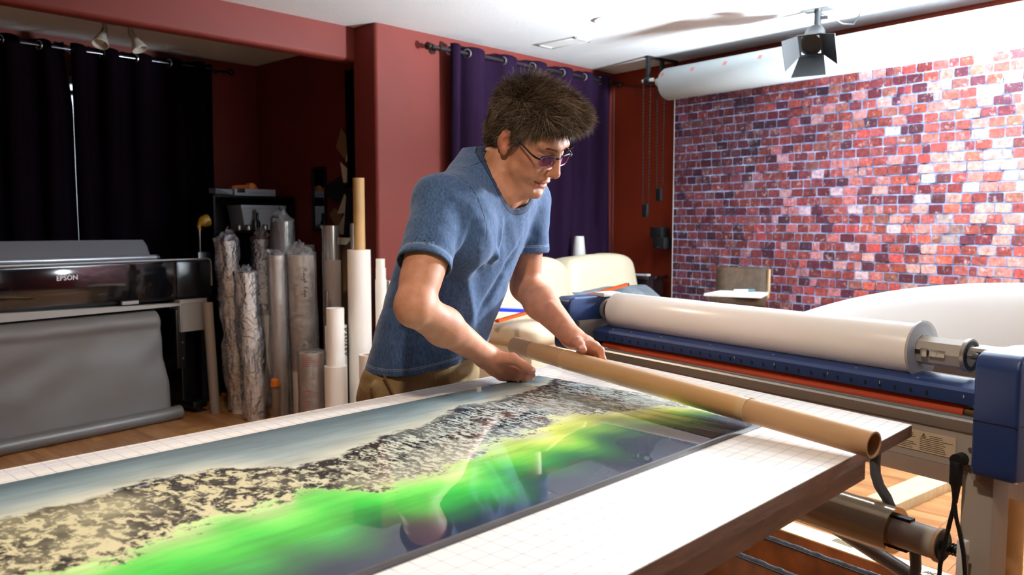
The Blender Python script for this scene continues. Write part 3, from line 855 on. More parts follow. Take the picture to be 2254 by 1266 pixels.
def drape_fn(u, v):
    z = 2.19 - v * .75; a = u * 9 * PI
    w = .13 * (1 - .72 * v ** 1.3)
    return Vector((3.255 + .03 * math.sin(a) * (1 - .5 * v) + .02 * v, 4.47 + (u - .5) * 2 * w + .09 * v, z))


mk('cloth', MB().grid(drape_fn, 80, 20), m_purple2, dr, solid=.003, ang=80)
mk('tie_band', MB().tube([(3.275 + .035 * math.cos(a), 4.56 + .045 * math.sin(a), 1.445) for a in [i * PI / 10 for i in range(20)]], .012, 8, closed=True), m_purple2, dr)

# ================================================================== SOFA
m_leather = M('cream_leather', '#e0d3b6', .42, var=.05, scale=6, bump=.25, bscale=55, bdist=.004)


def soft(c, half, e1=.35, e2=.35, seed=0, amp=.01, nu=40, nv=24, R=None, wr=6.):
    """superellipsoid cushion with gentle wrinkles"""
    mb = MB()

    def p(a, e): return math.copysign(abs(a) ** e, a)
    c = Vector(c)

    def fn(u, v):
        t = -PI / 2 + PI * v; a = 2 * PI * u
        x = p(math.cos(t), e1) * p(math.cos(a), e2); y = p(math.cos(t), e1) * p(math.sin(a), e2); z = p(math.sin(t), e1)
        q = Vector((x * half[0], y * half[1], z * half[2]))
        n_ = mnoise.noise(q * wr + Vector((seed * 3.1, seed, 0))) * amp
        l = q.length or 1
        q = q + q / l * n_
        if R: q = R @ q
        return c + q
    mb.grid(fn, nu, nv, True)
    return mb


sofa = thing('sofa', (4.1, 3.4, 0), 'cream leather sofa with puffy cushions against the purple curtain', 'sofa')
mk('base', MB().box((3.25, 2.98, .08), (5.05, 3.85, .30), .03), m_leather, sofa)
for x in (3.32, 4.98):
    for y in (3.05, 3.78):
        mk('foot', MB().cyl((x, y, 0), (x, y, .085), .025, 14, .03), m_bronze, sofa)
mk('seat_cushion', soft((3.87, 3.22, .38), (.37, .34, .10), .35, .3, 1, .012), m_leather, sofa)
mk('seat_cushion', soft((4.53, 3.22, .38), (.30, .34, .10), .35, .3, 2, .012), m_leather, sofa)
for (x0, x1, sd) in ((3.50, 4.25, 3), (4.25, 5.03, 4)):
    R_ = Matrix.Rotation(-.16, 3, 'X')
    bc = mk('back_cushion', soft(((x0 + x1) / 2, 3.62, .735), ((x1 - x0) / 2 + .012, .17, .235), .5, .42, sd, .018, 56, 34, R_), m_leather, sofa)
    mk('piping', MB().tube([((x0 + x1) / 2 + (x1 - x0) / 2 * .93 * math.cos(a) , 3.50 + .06 * math.sin(a), .735 + .2 * math.sin(a)) for a in [PI * (.12 + i * .76 / 20) for i in range(21)]], .004, 6), m_leather, bc)
mk('back_frame', MB().box((3.28, 3.68, .1), (5.05, 3.86, .80), .05), m_leather, sofa)
for (x0, x1, sd) in ((3.2, 3.5, 6), (4.82, 5.10, 7)):
    mk('arm_panel', MB().box((x0 + .012, 2.90, .06), (x1 - .012, 3.80, .555), .05), m_leather, sofa)
    mk('arm_pad', soft(((x0 + x1) / 2, 3.32, .595), ((x1 - x0) / 2 + .02, .47, .068), .55, .35, sd, .012, 50, 24), m_leather, sofa)
# pillow, poles, cup
m_denim = M('grey_denim', '#6a7178', .85, var=.25, scale=16, bump=.3, bscale=120)


def pillow_fn(u, v):
    a = (u - .5) * 2; b = (v - .5) * 2
    th = .075 * (max(0, 1 - abs(a) ** 2.6) * max(0, 1 - abs(b) ** 2.6)) ** .55
    return a, b, th


pl = thing('throw_pillow', (4.5, 3.05, .64), 'grey denim throw pillow leaning on the cream sofa behind the laminator', 'pillow')
PR = frame((4.45, 3.13, .64), (.985, -.12, .02), (.02, .80, .52), (-.1, -.55, .83))
pb2 = MB()
for sg in (1, -1):
    pb2.grid(lambda u, v: PR @ Vector((((u - .5) * 2) * .36 * (1 - .05 * (1 - abs((v - .5) * 2) ** 2)), ((v - .5) * 2) * .23, sg * (pillow_fn(u, v)[2] + .01 * mnoise.noise(Vector((u * 4, v * 4, sg)))))), 30, 24)
mk('pillow_cover', pb2, m_denim, pl)
mk('welt', MB().tube([PR @ Vector((.36 * math.copysign(abs(math.cos(a)) ** .35, math.cos(a)), .23 * math.copysign(abs(math.sin(a)) ** .35, math.sin(a)), 0)) for a in [i * 2 * PI / 60 for i in range(60)]], .005, 6, closed=True), M('denim_welt', '#59636e', .8), pl)
m_opole = M('orange_pole_paint', '#d2551c', .35)
op_ = thing('orange_pole', (3.7, 3.1, .68), 'long orange pole lying across the arms of the cream sofa', 'pole')
mk('shaft', MB().bar((3.02, 2.97, .692), (4.42, 3.16, .795), .028, .014), m_opole, op_, smooth=False)
mk('rail_edge', MB().bar((3.02, 2.968, .7005), (4.42, 3.158, .8035), .006, .004), M('orange_dark', '#8e3812', .4), op_, smooth=False)
mk('end_cap', MB().bar((4.42, 3.16, .795), (4.435, 3.162, .7962), .03, .016), m_rubber, op_, smooth=False)
bp2 = thing('blue_pole', (3.2, 3.0, .7), 'short blue and white pole lying on the near arm of the cream sofa', 'pole')
mk('shaft', MB().bar((3.06, 3.12, .742), (3.40, 2.97, .711), .030, .018), M('bright_blue', '#1d35d8', .35), bp2, smooth=False)
mk('white_edge', MB().bar((3.08, 3.145, .752), (3.42, 2.995, .721), .022, .012), m_whitep, bp2, smooth=False)
cup = thing('white_vase', (4.83, 3.885, .93), 'white tapered vase on the ledge behind the sofa back', 'vase')
mk('body', MB().lathe([(.0, .0), (.047, .0), (.05, .01), (.037, .15), (.034, .168), (.03, .168), (.032, .15), (.0, .14)], (4.83, 3.885, .93), 28), m_whitep, cup)
ledge = thing('sofa_ledge', (4.3, 3.89, 0), 'narrow dark ledge table standing between sofa and curtain', 'table')
mk('ledge_top', MB().box((3.5, 3.865, .905), (5.0, 3.925, .93), .004), m_bronze, ledge)
for x in (3.55, 4.95):
    mk('leg', MB().box((x - .02, 3.872, 0), (x + .02, 3.912, .905)), m_bronze, ledge, smooth=False)
# end table with a glossy top
et = thing('end_table', (5.25, 3.55, 0), 'dark glossy end table in the corner beside the sofa', 'table')
m_gloss = M('dark_gloss', '#1c1214', .12, coat=.6)
mk('top', MB().box((5.12, 3.46, .775), (5.38, 3.80, .80), .004), m_gloss, et)
mk('cabinet', MB().box((5.14, 3.48, .10), (5.36, 3.78, .775), .004), m_gloss, et)
for x in (5.16, 5.34):
    for y in (3.5, 3.76): mk('leg', MB().box((x - .015, y - .015, 0), (x + .015, y + .015, .1)), m_gloss, et, smooth=False)
rmt = thing('remote_control', (5.2, 3.55, .80), 'small pale remote control lying on the dark end table', 'remote')
mk('body', MB().box((5.165, 3.50, .8005), (5.21, 3.62, .815), .004), M('pale_grey_plastic', '#c9ccd2', .3), rmt)
mk('buttons', MB().box((5.175, 3.52, .8152), (5.20, 3.60, .8165), .0005), m_black, rmt)

# ================================================================== BACKDROP SYSTEM ON THE RIGHT WALL
bk = thing('brick_backdrop', RWM @ Vector((2, .1, .05)), 'red brick patterned backdrop hanging below the long white roll', 'backdrop')
m_mortar = M('pale_blue_mortar', '#a3b4dc', .8, var=.5, scale=14, col2='#222844', bump=.3, bscale=90)
mk('sheet', MB(RWM).box((.70, .092, .03), (3.9, .098, 2.20)), m_mortar, bk, smooth=False)
mk('white_border', MB(RWM).box((.694, .091, .03), (.70, .1, 2.20)), m_whitep, bk, smooth=False)


def brick_mat(use_obj):
    m = bpy.data.materials.new('printed_brick' + ('' if use_obj else '_joined')); m.use_nodes = True; nt = m.node_tree; L = nt.links.new
    b = nt.nodes['Principled BSDF']; b.inputs['Roughness'].default_value = .7
    if use_obj:
        src = nd(nt, 'ShaderNodeObjectInfo').outputs['Color']
    else:
        a = nd(nt, 'ShaderNodeAttribute'); a.attribute_name = 'brickcol'; src = a.outputs['Color']
    ge = nd(nt, 'ShaderNodeNewGeometry')
    n1 = nd(nt, 'ShaderNodeTexNoise'); n1.inputs['Scale'].default_value = 38; n1.inputs['Detail'].default_value = 6; n1.inputs['Roughness'].default_value = .7; L(ge.outputs['Position'], n1.inputs[0])
    r1 = nd(nt, 'ShaderNodeValToRGB'); r1.color_ramp.elements[0].position = .30; r1.color_ramp.elements[0].color = (.35, .3, .36, 1); r1.color_ramp.elements[1].position = .66; r1.color_ramp.elements[1].color = (1.25, 1.2, 1.2, 1); L(n1.outputs[0], r1.inputs[0])
    mx = nd(nt, 'ShaderNodeMix', data_type='RGBA', blend_type='MULTIPLY'); mx.inputs[0].default_value = 1; L(src, mx.inputs[6]); L(r1.outputs[0], mx.inputs[7])
    # chalky pale patches
    n2 = nd(nt, 'ShaderNodeTexNoise'); n2.inputs['Scale'].default_value = 24; n2.inputs['Detail'].default_value = 7; n2.inputs['Roughness'].default_value = .75
    m2 = nd(nt, 'ShaderNodeMapping'); m2.inputs['Location'].default_value = (7, 3, 1); L(ge.outputs['Position'], m2.inputs[0]); L(m2.outputs[0], n2.inputs[0])
    r2 = nd(nt, 'ShaderNodeValToRGB'); r2.color_ramp.elements[0].position = .56; r2.color_ramp.elements[0].color = (0, 0, 0, 1); r2.color_ramp.elements[1].position = .70; r2.color_ramp.elements[1].color = (.7, .7, .7, 1); L(n2.outputs[0], r2.inputs[0])
    mx2 = nd(nt, 'ShaderNodeMix', data_type='RGBA'); L(r2.outputs[0], mx2.inputs[0]); L(mx.outputs[2], mx2.inputs[6]); mx2.inputs[7].default_value = (*lin('#d9c2bd'), 1)
    L(mx2.outputs[2], b.inputs['Base Color'])
    bp = nd(nt, 'ShaderNodeBump'); bp.inputs['Strength'].default_value = .25; bp.inputs['Distance'].default_value = .002; L(n1.outputs[0], bp.inputs['Height']); L(bp.outputs[0], b.inputs['Normal'])
    return m


def brick_poly(w, h, r_):
    """irregular rounded outline, w x h around 0"""
    c = .10 * h; pts = []
    for sx, sy in ((-1, -1), (1, -1), (1, 1), (-1, 1)):
        x = sx * w / 2 * (1 - r_.uniform(0, .04)); y = sy * h / 2 * (1 - r_.uniform(0, .07))
        if sx * sy > 0: pts += [(x, y - sy * c), (x - sx * c, y)]
        else: pts += [(x - sx * c, y), (x, y - sy * c)]
    return pts


def build_bricks():
    r_ = random.Random(21); PIT, BW, BH = .0573, .0885, .0500
    mo = brick_mat(True); mj = brick_mat(False)
    pal = ['#8c3a34', '#7a2e2e', '#9a4636', '#6d2430', '#964438', '#5a2030', '#a05048', '#93403a', '#7f3a3e', '#a04a40', '#9a6050', '#5a2838', '#a8544e']
    lite = ['#c9776a', '#d0a090', '#bf5a4c', '#d4a498', '#c8847a', '#b84a42', '#dcc4bc', '#c98c80', '#c8604c']
    allb = []
    z = .045; row = 0
    while z + PIT / 2 < 2.20:
        s_ = .703 - (row % 2) * .044 - r_.uniform(0, .02)
        while s_ < 3.88:
            w = BW * (r_.uniform(.45, .62) if r_.random() < .12 else r_.uniform(.9, 1.1))
            a0 = max(s_, .703); a1 = min(s_ + w - .0055, 3.885)
            if a1 - a0 > .012:
                sc_, zc = (a0 + a1) / 2, z + PIT / 2
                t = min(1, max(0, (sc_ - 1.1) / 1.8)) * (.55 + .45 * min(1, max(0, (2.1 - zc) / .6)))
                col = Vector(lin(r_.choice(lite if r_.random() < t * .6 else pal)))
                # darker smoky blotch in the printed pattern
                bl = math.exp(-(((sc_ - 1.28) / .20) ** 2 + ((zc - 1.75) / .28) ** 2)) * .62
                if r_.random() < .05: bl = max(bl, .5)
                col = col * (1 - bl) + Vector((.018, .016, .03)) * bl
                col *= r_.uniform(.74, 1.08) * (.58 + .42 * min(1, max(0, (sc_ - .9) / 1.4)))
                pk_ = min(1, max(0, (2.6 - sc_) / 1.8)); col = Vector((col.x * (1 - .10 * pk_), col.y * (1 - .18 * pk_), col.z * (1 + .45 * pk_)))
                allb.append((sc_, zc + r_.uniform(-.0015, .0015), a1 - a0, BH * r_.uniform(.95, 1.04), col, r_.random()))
            s_ += w
        z += PIT; row += 1
    # the 300 that show largest: nearest ones in the visible band
    vis = [b for b in allb if b[1] > .62 and b[1] < 2.12 and b[0] < 3.06]
    vis.sort(key=lambda b: -(b[2] * b[3]) * (1 + b[0]) ** 2)
    big = set(id(b) for b in vis[:300])
    # shared meshes: a few outlines for each of several widths
    lib = {}
    jv, jf, jc = [], [], []
    for b in allb:
        sc_, zc, w, h, col, rn = b
        if id(b) in big:
            key = (round(w / .006), int(rn * 3))
            if key not in lib:
                W_ = key[0] * .006; mb = MB(RWM)
                P = brick_poly(W_, BH, r_); o_ = RWM @ Vector((0, 0, 0))
                mb.prism([(x, 0, y) for x, y in P], (0, .0022, 0))
                me = bpy.data.meshes.new('brick'); me.from_pydata([tuple(p - o_) for p in mb.v], [], mb.f); me.materials.append(mo); lib[key] = me
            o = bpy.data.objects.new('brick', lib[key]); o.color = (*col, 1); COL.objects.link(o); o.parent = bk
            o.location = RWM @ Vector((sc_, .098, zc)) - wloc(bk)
        else:
            P = brick_poly(w, h, r_); base = len(jv); n = len(P)
            for dd in (.098, .1002):
                for x, y in P: jv.append(RWM @ Vector((sc_ + x, dd, zc + y)) - wloc(bk))
            jf.append(tuple(base + n + i for i in range(n))); jf += [(base + i, base + (i + 1) % n, base + n + (i + 1) % n, base + n + i) for i in range(n)]
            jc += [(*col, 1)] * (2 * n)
    me = bpy.data.meshes.new('small_bricks'); me.from_pydata([tuple(v) for v in jv], [], jf)
    at_ = me.attributes.new('brickcol', 'FLOAT_COLOR', 'POINT'); at_.data.foreach_set('color', np.array(jc, np.float32).ravel())
    me.materials.append(mj); o = bpy.data.objects.new('small_bricks', me); COL.objects.link(o); o.parent = bk; o['kind'] = 'stuff'


build_bricks()

wr_ = thing('white_backdrop_roll', RWM @ Vector((2.3, .25, 2.07)), 'long thick white paper roll hung under the ceiling above the brick backdrop', 'paper roll')
m_broll = M('white_backdrop_paper', '#c6d0d3', .55)
mk('roll', MB(RWM).tube([(.755, .25, 2.193), (.765, .25, 2.193), (2, .25, 2.193), (4.4, .25, 2.193)], [.108, .1135, .1135, .1135], 48), m_broll, wr_)
mk('core', MB(RWM).pipe((.66, .25, 2.22), (.72, .25, 2.22), .028, .02), m_whitep, wr_)


def hatch_mat():
    m = bpy.data.materials.new('red_hatched_tape'); m.use_nodes = True; nt = m.node_tree; L = nt.links.new; b = nt.nodes['Principled BSDF']
    ge = nd(nt, 'ShaderNodeNewGeometry'); wv = nd(nt, 'ShaderNodeTexWave', wave_type='BANDS', bands_direction='DIAGONAL'); wv.inputs['Scale'].default_value = 38
    L(ge.outputs['Position'], wv.inputs[0]); r = nd(nt, 'ShaderNodeValToRGB'); r.color_ramp.elements[0].color = (*lin('#d8584c'), 1); r.color_ramp.elements[1].color = (*lin('#eaa8a2'), 1)
    r.color_ramp.elements[0].position = .4; r.color_ramp.elements[1].position = .6; L(wv.outputs[0], r.inputs[0]); L(r.outputs[0], b.inputs['Base Color']); return m


m_hatch = hatch_mat()
for s_ in (.79, 1.06, 1.33, 1.60, 1.87, 2.14, 2.41, 2.68, 2.95):
    def fnh(u, v, s_=s_):
        a = .50 + .26 * (v - .5); return Vector((s_ + (u - .5) * .030, .25 + .1139 * math.cos(a), 2.193 + .1139 * math.sin(a)))
    mk('tape_mark', MB(RWM).grid(fnh, 2, 6), m_hatch, wr_)
hk = thing('roller_bracket', RWM @ Vector((.66, .2, 2.4)), 'black ceiling bracket with three hooks at the end of the white roll', 'bracket')
mk('mount_bar', MB(RWM).box((.635, .03, 2.385), (.665, .36, 2.399)), m_black, hk, smooth=False)
for d in (.05, .19, .34):
    mk('hook', MB(RWM).box((.64, d - .016, 2.22), (.66, d + .016, 2.385)), m_black, hk, smooth=False)
    mk('axle_wheel', MB(RWM).cyl((.630, d, 2.225), (.672, d, 2.225), .028, 18), m_black, hk)
mk('axle_stub', MB(RWM).cyl((.60, .34, 2.225), (.70, .34, 2.225), .014, 14), m_whitep, hk)


def chain(d, off, zb, lab):
    t = thing('bead_chain', RWM @ Vector((.64, d, zb)), lab, 'chain', 'bead chains beside the backdrop')
    p0 = RWM @ Vector((.64, d, 2.21))
    bead = MB().sphere((0, 0, 0), .0062, 6)
    me = bpy.data.meshes.new('beads'); vs_, fs_ = [], []
    for side in (-1, 1):
        z = zb + .05
        while z < 2.21:
            w_ = off * (1 - .25 * (2.21 - z))
            c = RWM @ Vector((.64 + side * w_, d, z)) - wloc(t); o = len(vs_)
            vs_ += [tuple(Vector((v.x, v.y, v.z * 1.5)) + c) for v in bead.v]; fs_ += [tuple(i + o for i in f) for f in bead.f]; z += .0235
    me.from_pydata(vs_, [], fs_); me.materials.append(m_black); o = bpy.data.objects.new('beads', me); COL.objects.link(o); o.parent = t; o['kind'] = 'stuff'
    for side in (-1, 1):
        mk('cord', MB(RWM).tube([(.64 + side * off, d, 2.21), (.64 + side * off * .7, d, zb + .05)], .002, 6), m_black, t)
    mk('weight', MB(RWM).box((.64 - .024, d - .013, zb - .05), (.64 + .024, d + .013, zb + .045), .006), m_black, t)


chain(.34, .035, 1.29, 'black bead chain hanging lowest with a weight left of the brick backdrop')
chain(.19, .035, 1.41, 'shorter black bead chain with a weight close to the brick backdrop edge')
spk = thing('wall_speaker', RWM @ Vector((.55, .08, 1.08)), 'small black two-cube speaker on the red wall below the bead chains', 'speaker')
mk('upper_cube', MB(RWM).box((.49, .02, 1.085), (.60, .12, 1.165), .004), m_black, spk)
lowc = mk('lower_cube', MB(RWM).box((.53, .03, 1.0), (.64, .13, 1.086), .004), m_black, spk)
mk('badge', MB(RWM).box((.57, .1302, 1.012), (.60, .1312, 1.018)), m_steel, lowc, smooth=False)
mk('wall_mount', MB(RWM).box((.53, 0, 1.09), (.57, .02, 1.14)), m_black, spk, smooth=False)
wc = mk('wall_cable', MB(RWM).tube([(.02, .02, 2.33), (.2, .012, 2.27), (.4, .012, 2.25), (.6, .012, 2.245)], .004, 6), m_black)
tag(wc, 'thin dark cable running along the top of the red side wall', 'cable')
gc = mk('corner_cable', MB().tube([(5.485, 4.06, 2.36), (5.483, 4.06, 1.2), (5.483, 4.06, .2)], .005, 6), M('brown_cable', '#55291c', .6))
tag(gc, 'thin brown cable running down the room corner beside the curtain', 'cable')

# ================================================================== SPOTLIGHT WITH BARN DOORS
sl_ = thing('barn_door_spotlight', (4.64, 2.02, 2.4), 'black stage spotlight with four barn doors hanging from the ceiling', 'light')
m_matte = M('matte_black_metal', '#0f1012', .5, bump=.1, bscale=200)
mk('ceiling_plate', MB().box((4.58, 1.94, 2.389), (4.68, 2.10, 2.3995), .003), m_steel, sl_)
mk('stem', MB().cyl((4.632, 2.018, 2.392), (4.632, 2.018, 2.30), .02, 16), m_matte, sl_)
mk('stem_knob', MB().cyl((4.632, 2.0, 2.345), (4.642, 1.965, 2.345), .010, 12), m_matte, sl_)
mk('yoke', MB().bar((4.632, 2.018, 2.305), (4.60, 2.01, 2.235), .03, .018).bar((4.60, 2.045, 2.25), (4.575, 2.03, 2.19), .012, .03), m_matte, sl_, smooth=False)
FD = Vector((-.80, -.16, -.56)).normalized()      # aiming direction
SX = FD.cross(Vector((0, 0, 1))).normalized(); SU = SX.cross(FD)
FC = Vector((4.475, 1.985, 2.175))
SM = frame(FC, SX, SU, -FD)
mk('can', MB(SM).tube([(0, 0, .0), (0, 0, .12), (0, 0, .145), (0, 0, .16)], [.056, .056, .05, .03], 28), m_matte, sl_)
mk('front_ring', MB(SM).pipe((0, 0, -.012), (0, 0, .012), .062, .05), m_matte, sl_)
mk('lens', MB(SM).cyl((0, 0, .004), (0, 0, .008), .05), M('dark_lens', '#0c0d10', .1), sl_)
mk('door_frame', MB(SM).box((-.062, .052, -.016), (.062, .064, -.010)).box((-.062, -.064, -.016), (.062, -.052, -.010)).box((-.064, -.052, -.016), (-.052, .052, -.010)).box((.052, -.052, -.016), (.064, .052, -.010)), m_matte, sl_, smooth=False)


def door(poly):
    mk('barn_door', MB(SM).prism(poly, Vector((0, 0, 0))), m_matte, sl_, smooth=False, solid=.0025)


def flap(side, hw0, hw1, ln, ang):
    a = math.radians(ang); out = math.sin(a); fw_ = math.cos(a)
    b = .062
    if side in 'tb':
        sg = 1 if side == 't' else -1
        P = [(-hw0, sg * b, -.014), (hw0, sg * b, -.014), (hw1, sg * (b + ln * out), -.014 - ln * fw_), (-hw1, sg * (b + ln * out), -.014 - ln * fw_)]
    else:
        sg = 1 if side == 'r' else -1
        P = [(sg * b, -hw0, -.014), (sg * b, hw0, -.014), (sg * (b + ln * out), hw1, -.014 - ln * fw_), (sg * (b + ln * out), -hw1, -.014 - ln * fw_)]
    mb = MB(SM).add(P, [(0, 1, 2, 3)])
    mk('barn_door', mb, m_matte, sl_, smooth=False, solid=.0025)


flap('t', .068, .092, .125, 22); flap('b', .066, .092, .135, 28); flap('l', .06, .088, .125, 45); flap('r', .06, .088, .13, 26)
mk('power_lead', MB().tube([(4.645, 2.0, 2.37), (4.70, 1.97, 2.355), (4.76, 1.93, 2.325), (4.82, 1.89, 2.325), (4.86, 1.87, 2.39)], .0045, 8), m_black, sl_)

# ================================================================== WOODEN STOOL WITH TRAY
m_walnut = M('brown_worn_wood', '#3b2814', .75, var=.35, scale=7, stretch=(1, 5, 5), bump=.15, bscale=40)
STM = frame((4.44, 2.56, 0), (.409, -.912, 0), (.912, .409, 0), (0, 0, 1))
st = thing('wooden_stool', STM @ Vector((.16, .16, 0)), 'brown wooden low-backed stool in front of the brick backdrop', 'stool')
mk('seat', MB(STM).box((0, 0, .705), (.32, .34, .752), .006), m_walnut, st)


def stool_back(u, v):
    a = v; return Vector((-.0 + u * .33, .335 + .075 * a + .02 * math.sin(a * PI * .5), .725 + .185 * a))


mk('backrest', MB(STM).grid(stool_back, 6, 10), m_walnut, st, solid=.018)
mk('back_corner', MB(STM).tube([(.325, .26, .728), (.327, .325, .735), (.33, .36, .77), (.33, .41, .90)], .011, 8), M('worn_edge_wood', '#8a6a44', .5), st)
for a, b in ((.03, .03), (.29, .03), (.03, .31), (.29, .31)):
    mk('leg', MB(STM).bar((a, b, .71), (a + (a - .16) * .35, b + (b - .17) * .3, 0), .04, .04, (0, 1, 0)), m_walnut, st, smooth=False)
mk('stretcher', MB(STM).bar((.0, .0, .25), (.32, .0, .25), .022, .03), m_walnut, st, smooth=False)
tr = thing('white_tray', STM @ Vector((.16, .15, .753)), 'flat white foam board lying on the wooden stool seat', 'board')
mk('board', MB(STM).prism([(-.035, .02, .7535), (.30, -.03, .7535), (.335, .24, .7535), (.04, .30, .7535)], (0, 0, .016)), m_whitep, tr, smooth=False)
mkr = thing('marker_pen', STM @ Vector((.2, .22, .77)), 'pale marker pen with dark cap on the white board on the stool', 'pen')
mk('barrel', MB(STM).tube([(.13, .20, .777), (.21, .235, .777)], .0075, 12), M('pale_marker', '#cfe0da', .35), mkr)
mk('cap', MB(STM).tube([(.21, .235, .777), (.25, .252, .777)], .008, 12), M('marker_cap', '#2d5a66', .4), mkr)
# ================================================================== LARGE FORMAT PRINTER (frame PRM: u to its left end, v back, z up)
PRM = frame((2.498, 5.0, 0), (-.9925, -.122, 0), (-.122, .9925, 0), (0, 0, 1))
prn = thing('large_format_printer', PRM @ Vector((.8, .2, 0)), 'black large format printer on a stand in the dark alcove', 'printer')
m_pblack = M('printer_black', '#0b0c0f', .28)
m_pgloss = M('printer_gloss_lid', '#07090d', .08, coat=.5)
m_pgrey = M('printer_grey', '#8d8a86', .45)
m_psilver = M('printer_silver_rim', '#b4b6ba', .35, .5)


def pm_(name, mb, mat, parent=None, **kw): return mk(name, mb, mat, parent or prn, **kw)


pm_('body', MB(PRM).box((.002, .03, .72), (1.75, .45, .968), .02), m_pblack)
pm_('front_lid', MB(PRM).box((.246, .0, .745), (1.62, .035, .962), .008), m_pgloss)
pm_('control_section', MB(PRM).box((.0, .004, .735), (.243, .06, .962), .018), m_pblack)
rim = MB(PRM).tube([(1.62, .006, .975), (.03, .006, .972), (.012, .006, .966), (.004, .006, .95), (.002, .006, .90), (.002, .006, .80)], .0055, 8)
pm_('silver_rim', rim, m_psilver)
pm_('output_tray', MB(PRM).prism([(.236, -.02, .706), (1.7, -.02, .742), (1.7, -.02, .682), (.236, -.02, .690)], (0, .06, 0)), m_pgrey, smooth=False)
pm_('lid_handle', MB(PRM).box((.50, -.012, .722), (.60, .01, .742), .003), m_pgrey)
cab = pm_('ink_cover', MB(PRM).box((.055, -.02, .525), (.243, .1, .724), .004), m_pgrey)
pm_('cover_seam', MB(PRM).box((.080, -.0208, .532), (.2335, -.0198, .700)), M('seam_dark', '#5f5c5a', .6), cab, smooth=False)
pm_('cover_face', MB(PRM).box((.0825, -.0216, .528), (.231, -.0200, .6975)), m_pgrey, cab, smooth=False)
PX = PRM.to_3x3() @ Vector((-1, 0, 0)); PZ = Vector((0, 0, 1))
text_obj('brand_lettering', 'EPSON', M('silver_lettering', '#c8ccd6', .4, emit='#c8ccd6', estr=0), .038, frame(PRM @ Vector((.90, -.0015, .896)), PX, PZ, PX.cross(PZ)), prn, bold=.0006)
# rear paper cover and clear roll bar
pm_('rear_cover', MB(PRM).prism([(.335, .13, .985), (1.6, .13, .99), (1.6, .22, 1.102), (.332, .22, 1.094), (.318, .2, 1.06)], (0, .012, -.004)), M('grey_cover', '#6b6c72', .4), smooth=False)
pm_('roll_bar', MB(PRM).cyl((.32, .10, .987), (1.7, .10, .993), .018), M('clear_bar', '#8f949c', .12, .4))
pm_('bar_cap', MB(PRM).cyl((.305, .10, .987), (.322, .10, .987), .019), m_black)
# stand
for u_ in (.12, 1.6):
    pm_('stand_leg', MB(PRM).box((u_ - .05, .10, .06), (u_ + .05, .30, .72), .01), m_pblack)
    pm_('stand_foot', MB(PRM).box((u_ - .05, -.02, .03), (u_ + .05, .5, .075), .01), m_pblack)
    for v_ in (.02, .46):
        pm_('caster', MB(PRM).cyl((u_ - .02, v_, .026), (u_ + .02, v_, .026), .026, 16), m_rubber)
pm_('stand_beam', MB(PRM).box((.17, .16, .25), (1.55, .22, .33), .005), m_pblack)
pm_('take_up_bracket', MB(PRM).box((.20, .0, .30), (.26, .1, .66), .004), m_pblack)
for z in (.61, .46, .36): pm_('bracket_screw', MB(PRM).cyl((.21 + .01, -.001, z), (.22, .002, z), .006, 8), m_steel)
# grey paper hanging out of the printer and its roll on the floor
pp_ = thing('grey_paper_web', PRM @ Vector((.8, -.03, 0)), 'wide grey paper hanging from the printer into a roll on the floor', 'paper')
m_gpap = M('grey_paper', '#625e5b', .55, var=.05, scale=3, bump=.1, bscale=8, bdist=.02)


def web_fn(u, v):
    ue = .388 - .045 * min(1, v * 1.4) ** 2
    uu = ue + u * (1.75 - ue)
    if v < .16:
        t = v / .16; a = t * PI * .75
        vv = .02 - .055 * math.sin(a) - .01 * t; z = .655 + .02 * math.cos(a) - .07 * t ** 1.2
    else:
        t = (v - .16) / .84; vv = -.03 - .005 * math.sin(t * PI) - .02 * t ** 2; z = .571 - (.571 - .07) * t
    n_ = mnoise.noise(Vector((uu * 2.2, z * 3.5, 4))) * .030 + .014 * mnoise.noise(Vector((uu * 5 + z * 3, z * 6, 9)))
    return Vector((uu, vv + n_ * (.25 + .75 * math.sin(PI * min(1, max(0, v)))), z))


mk('sheet', MB(PRM).grid(web_fn, 60, 50), m_gpap, pp_, solid=.001)
mk('floor_roll', MB(PRM).cyl((.285, -.055, .043), (1.75, -.055, .043), .042, 32), M('grey_paper_roll', '#625e5b', .35), pp_)
mk('roll_core', MB(PRM).pipe((.280, -.055, .043), (.287, -.055, .043), .028, .022), m_card, pp_)

# yellow knob lamp on a steel rod behind the printer
yk = thing('yellow_funnel', PRM @ Vector((-.12, .3, .97)), 'yellow funnel on a thin steel rod standing behind the printer end', 'funnel')
mk('rod', MB(PRM).cyl((-.113, .30, 1.005), (-.113, .30, 1.15), .008, 12), m_chrome, yk)
mk('cone', MB(PRM).tube([(-.105, .30, 1.185), (-.125, .30, 1.195), (-.14, .30, 1.205), (-.175, .30, 1.215)], [.012, .03, .04, .042], 18), M('yellow_plastic', '#8f6a10', .4), yk)
mk('spout', MB(PRM).tube([(-.113, .30, 1.15), (-.105, .30, 1.185)], [.012, .014], 12), M('yellow_plastic', '#8f6a10'), yk)
mk('base', MB(PRM).box((-.16, .24, 0), (-.06, .36, 1.005), .004), m_pblack, yk)

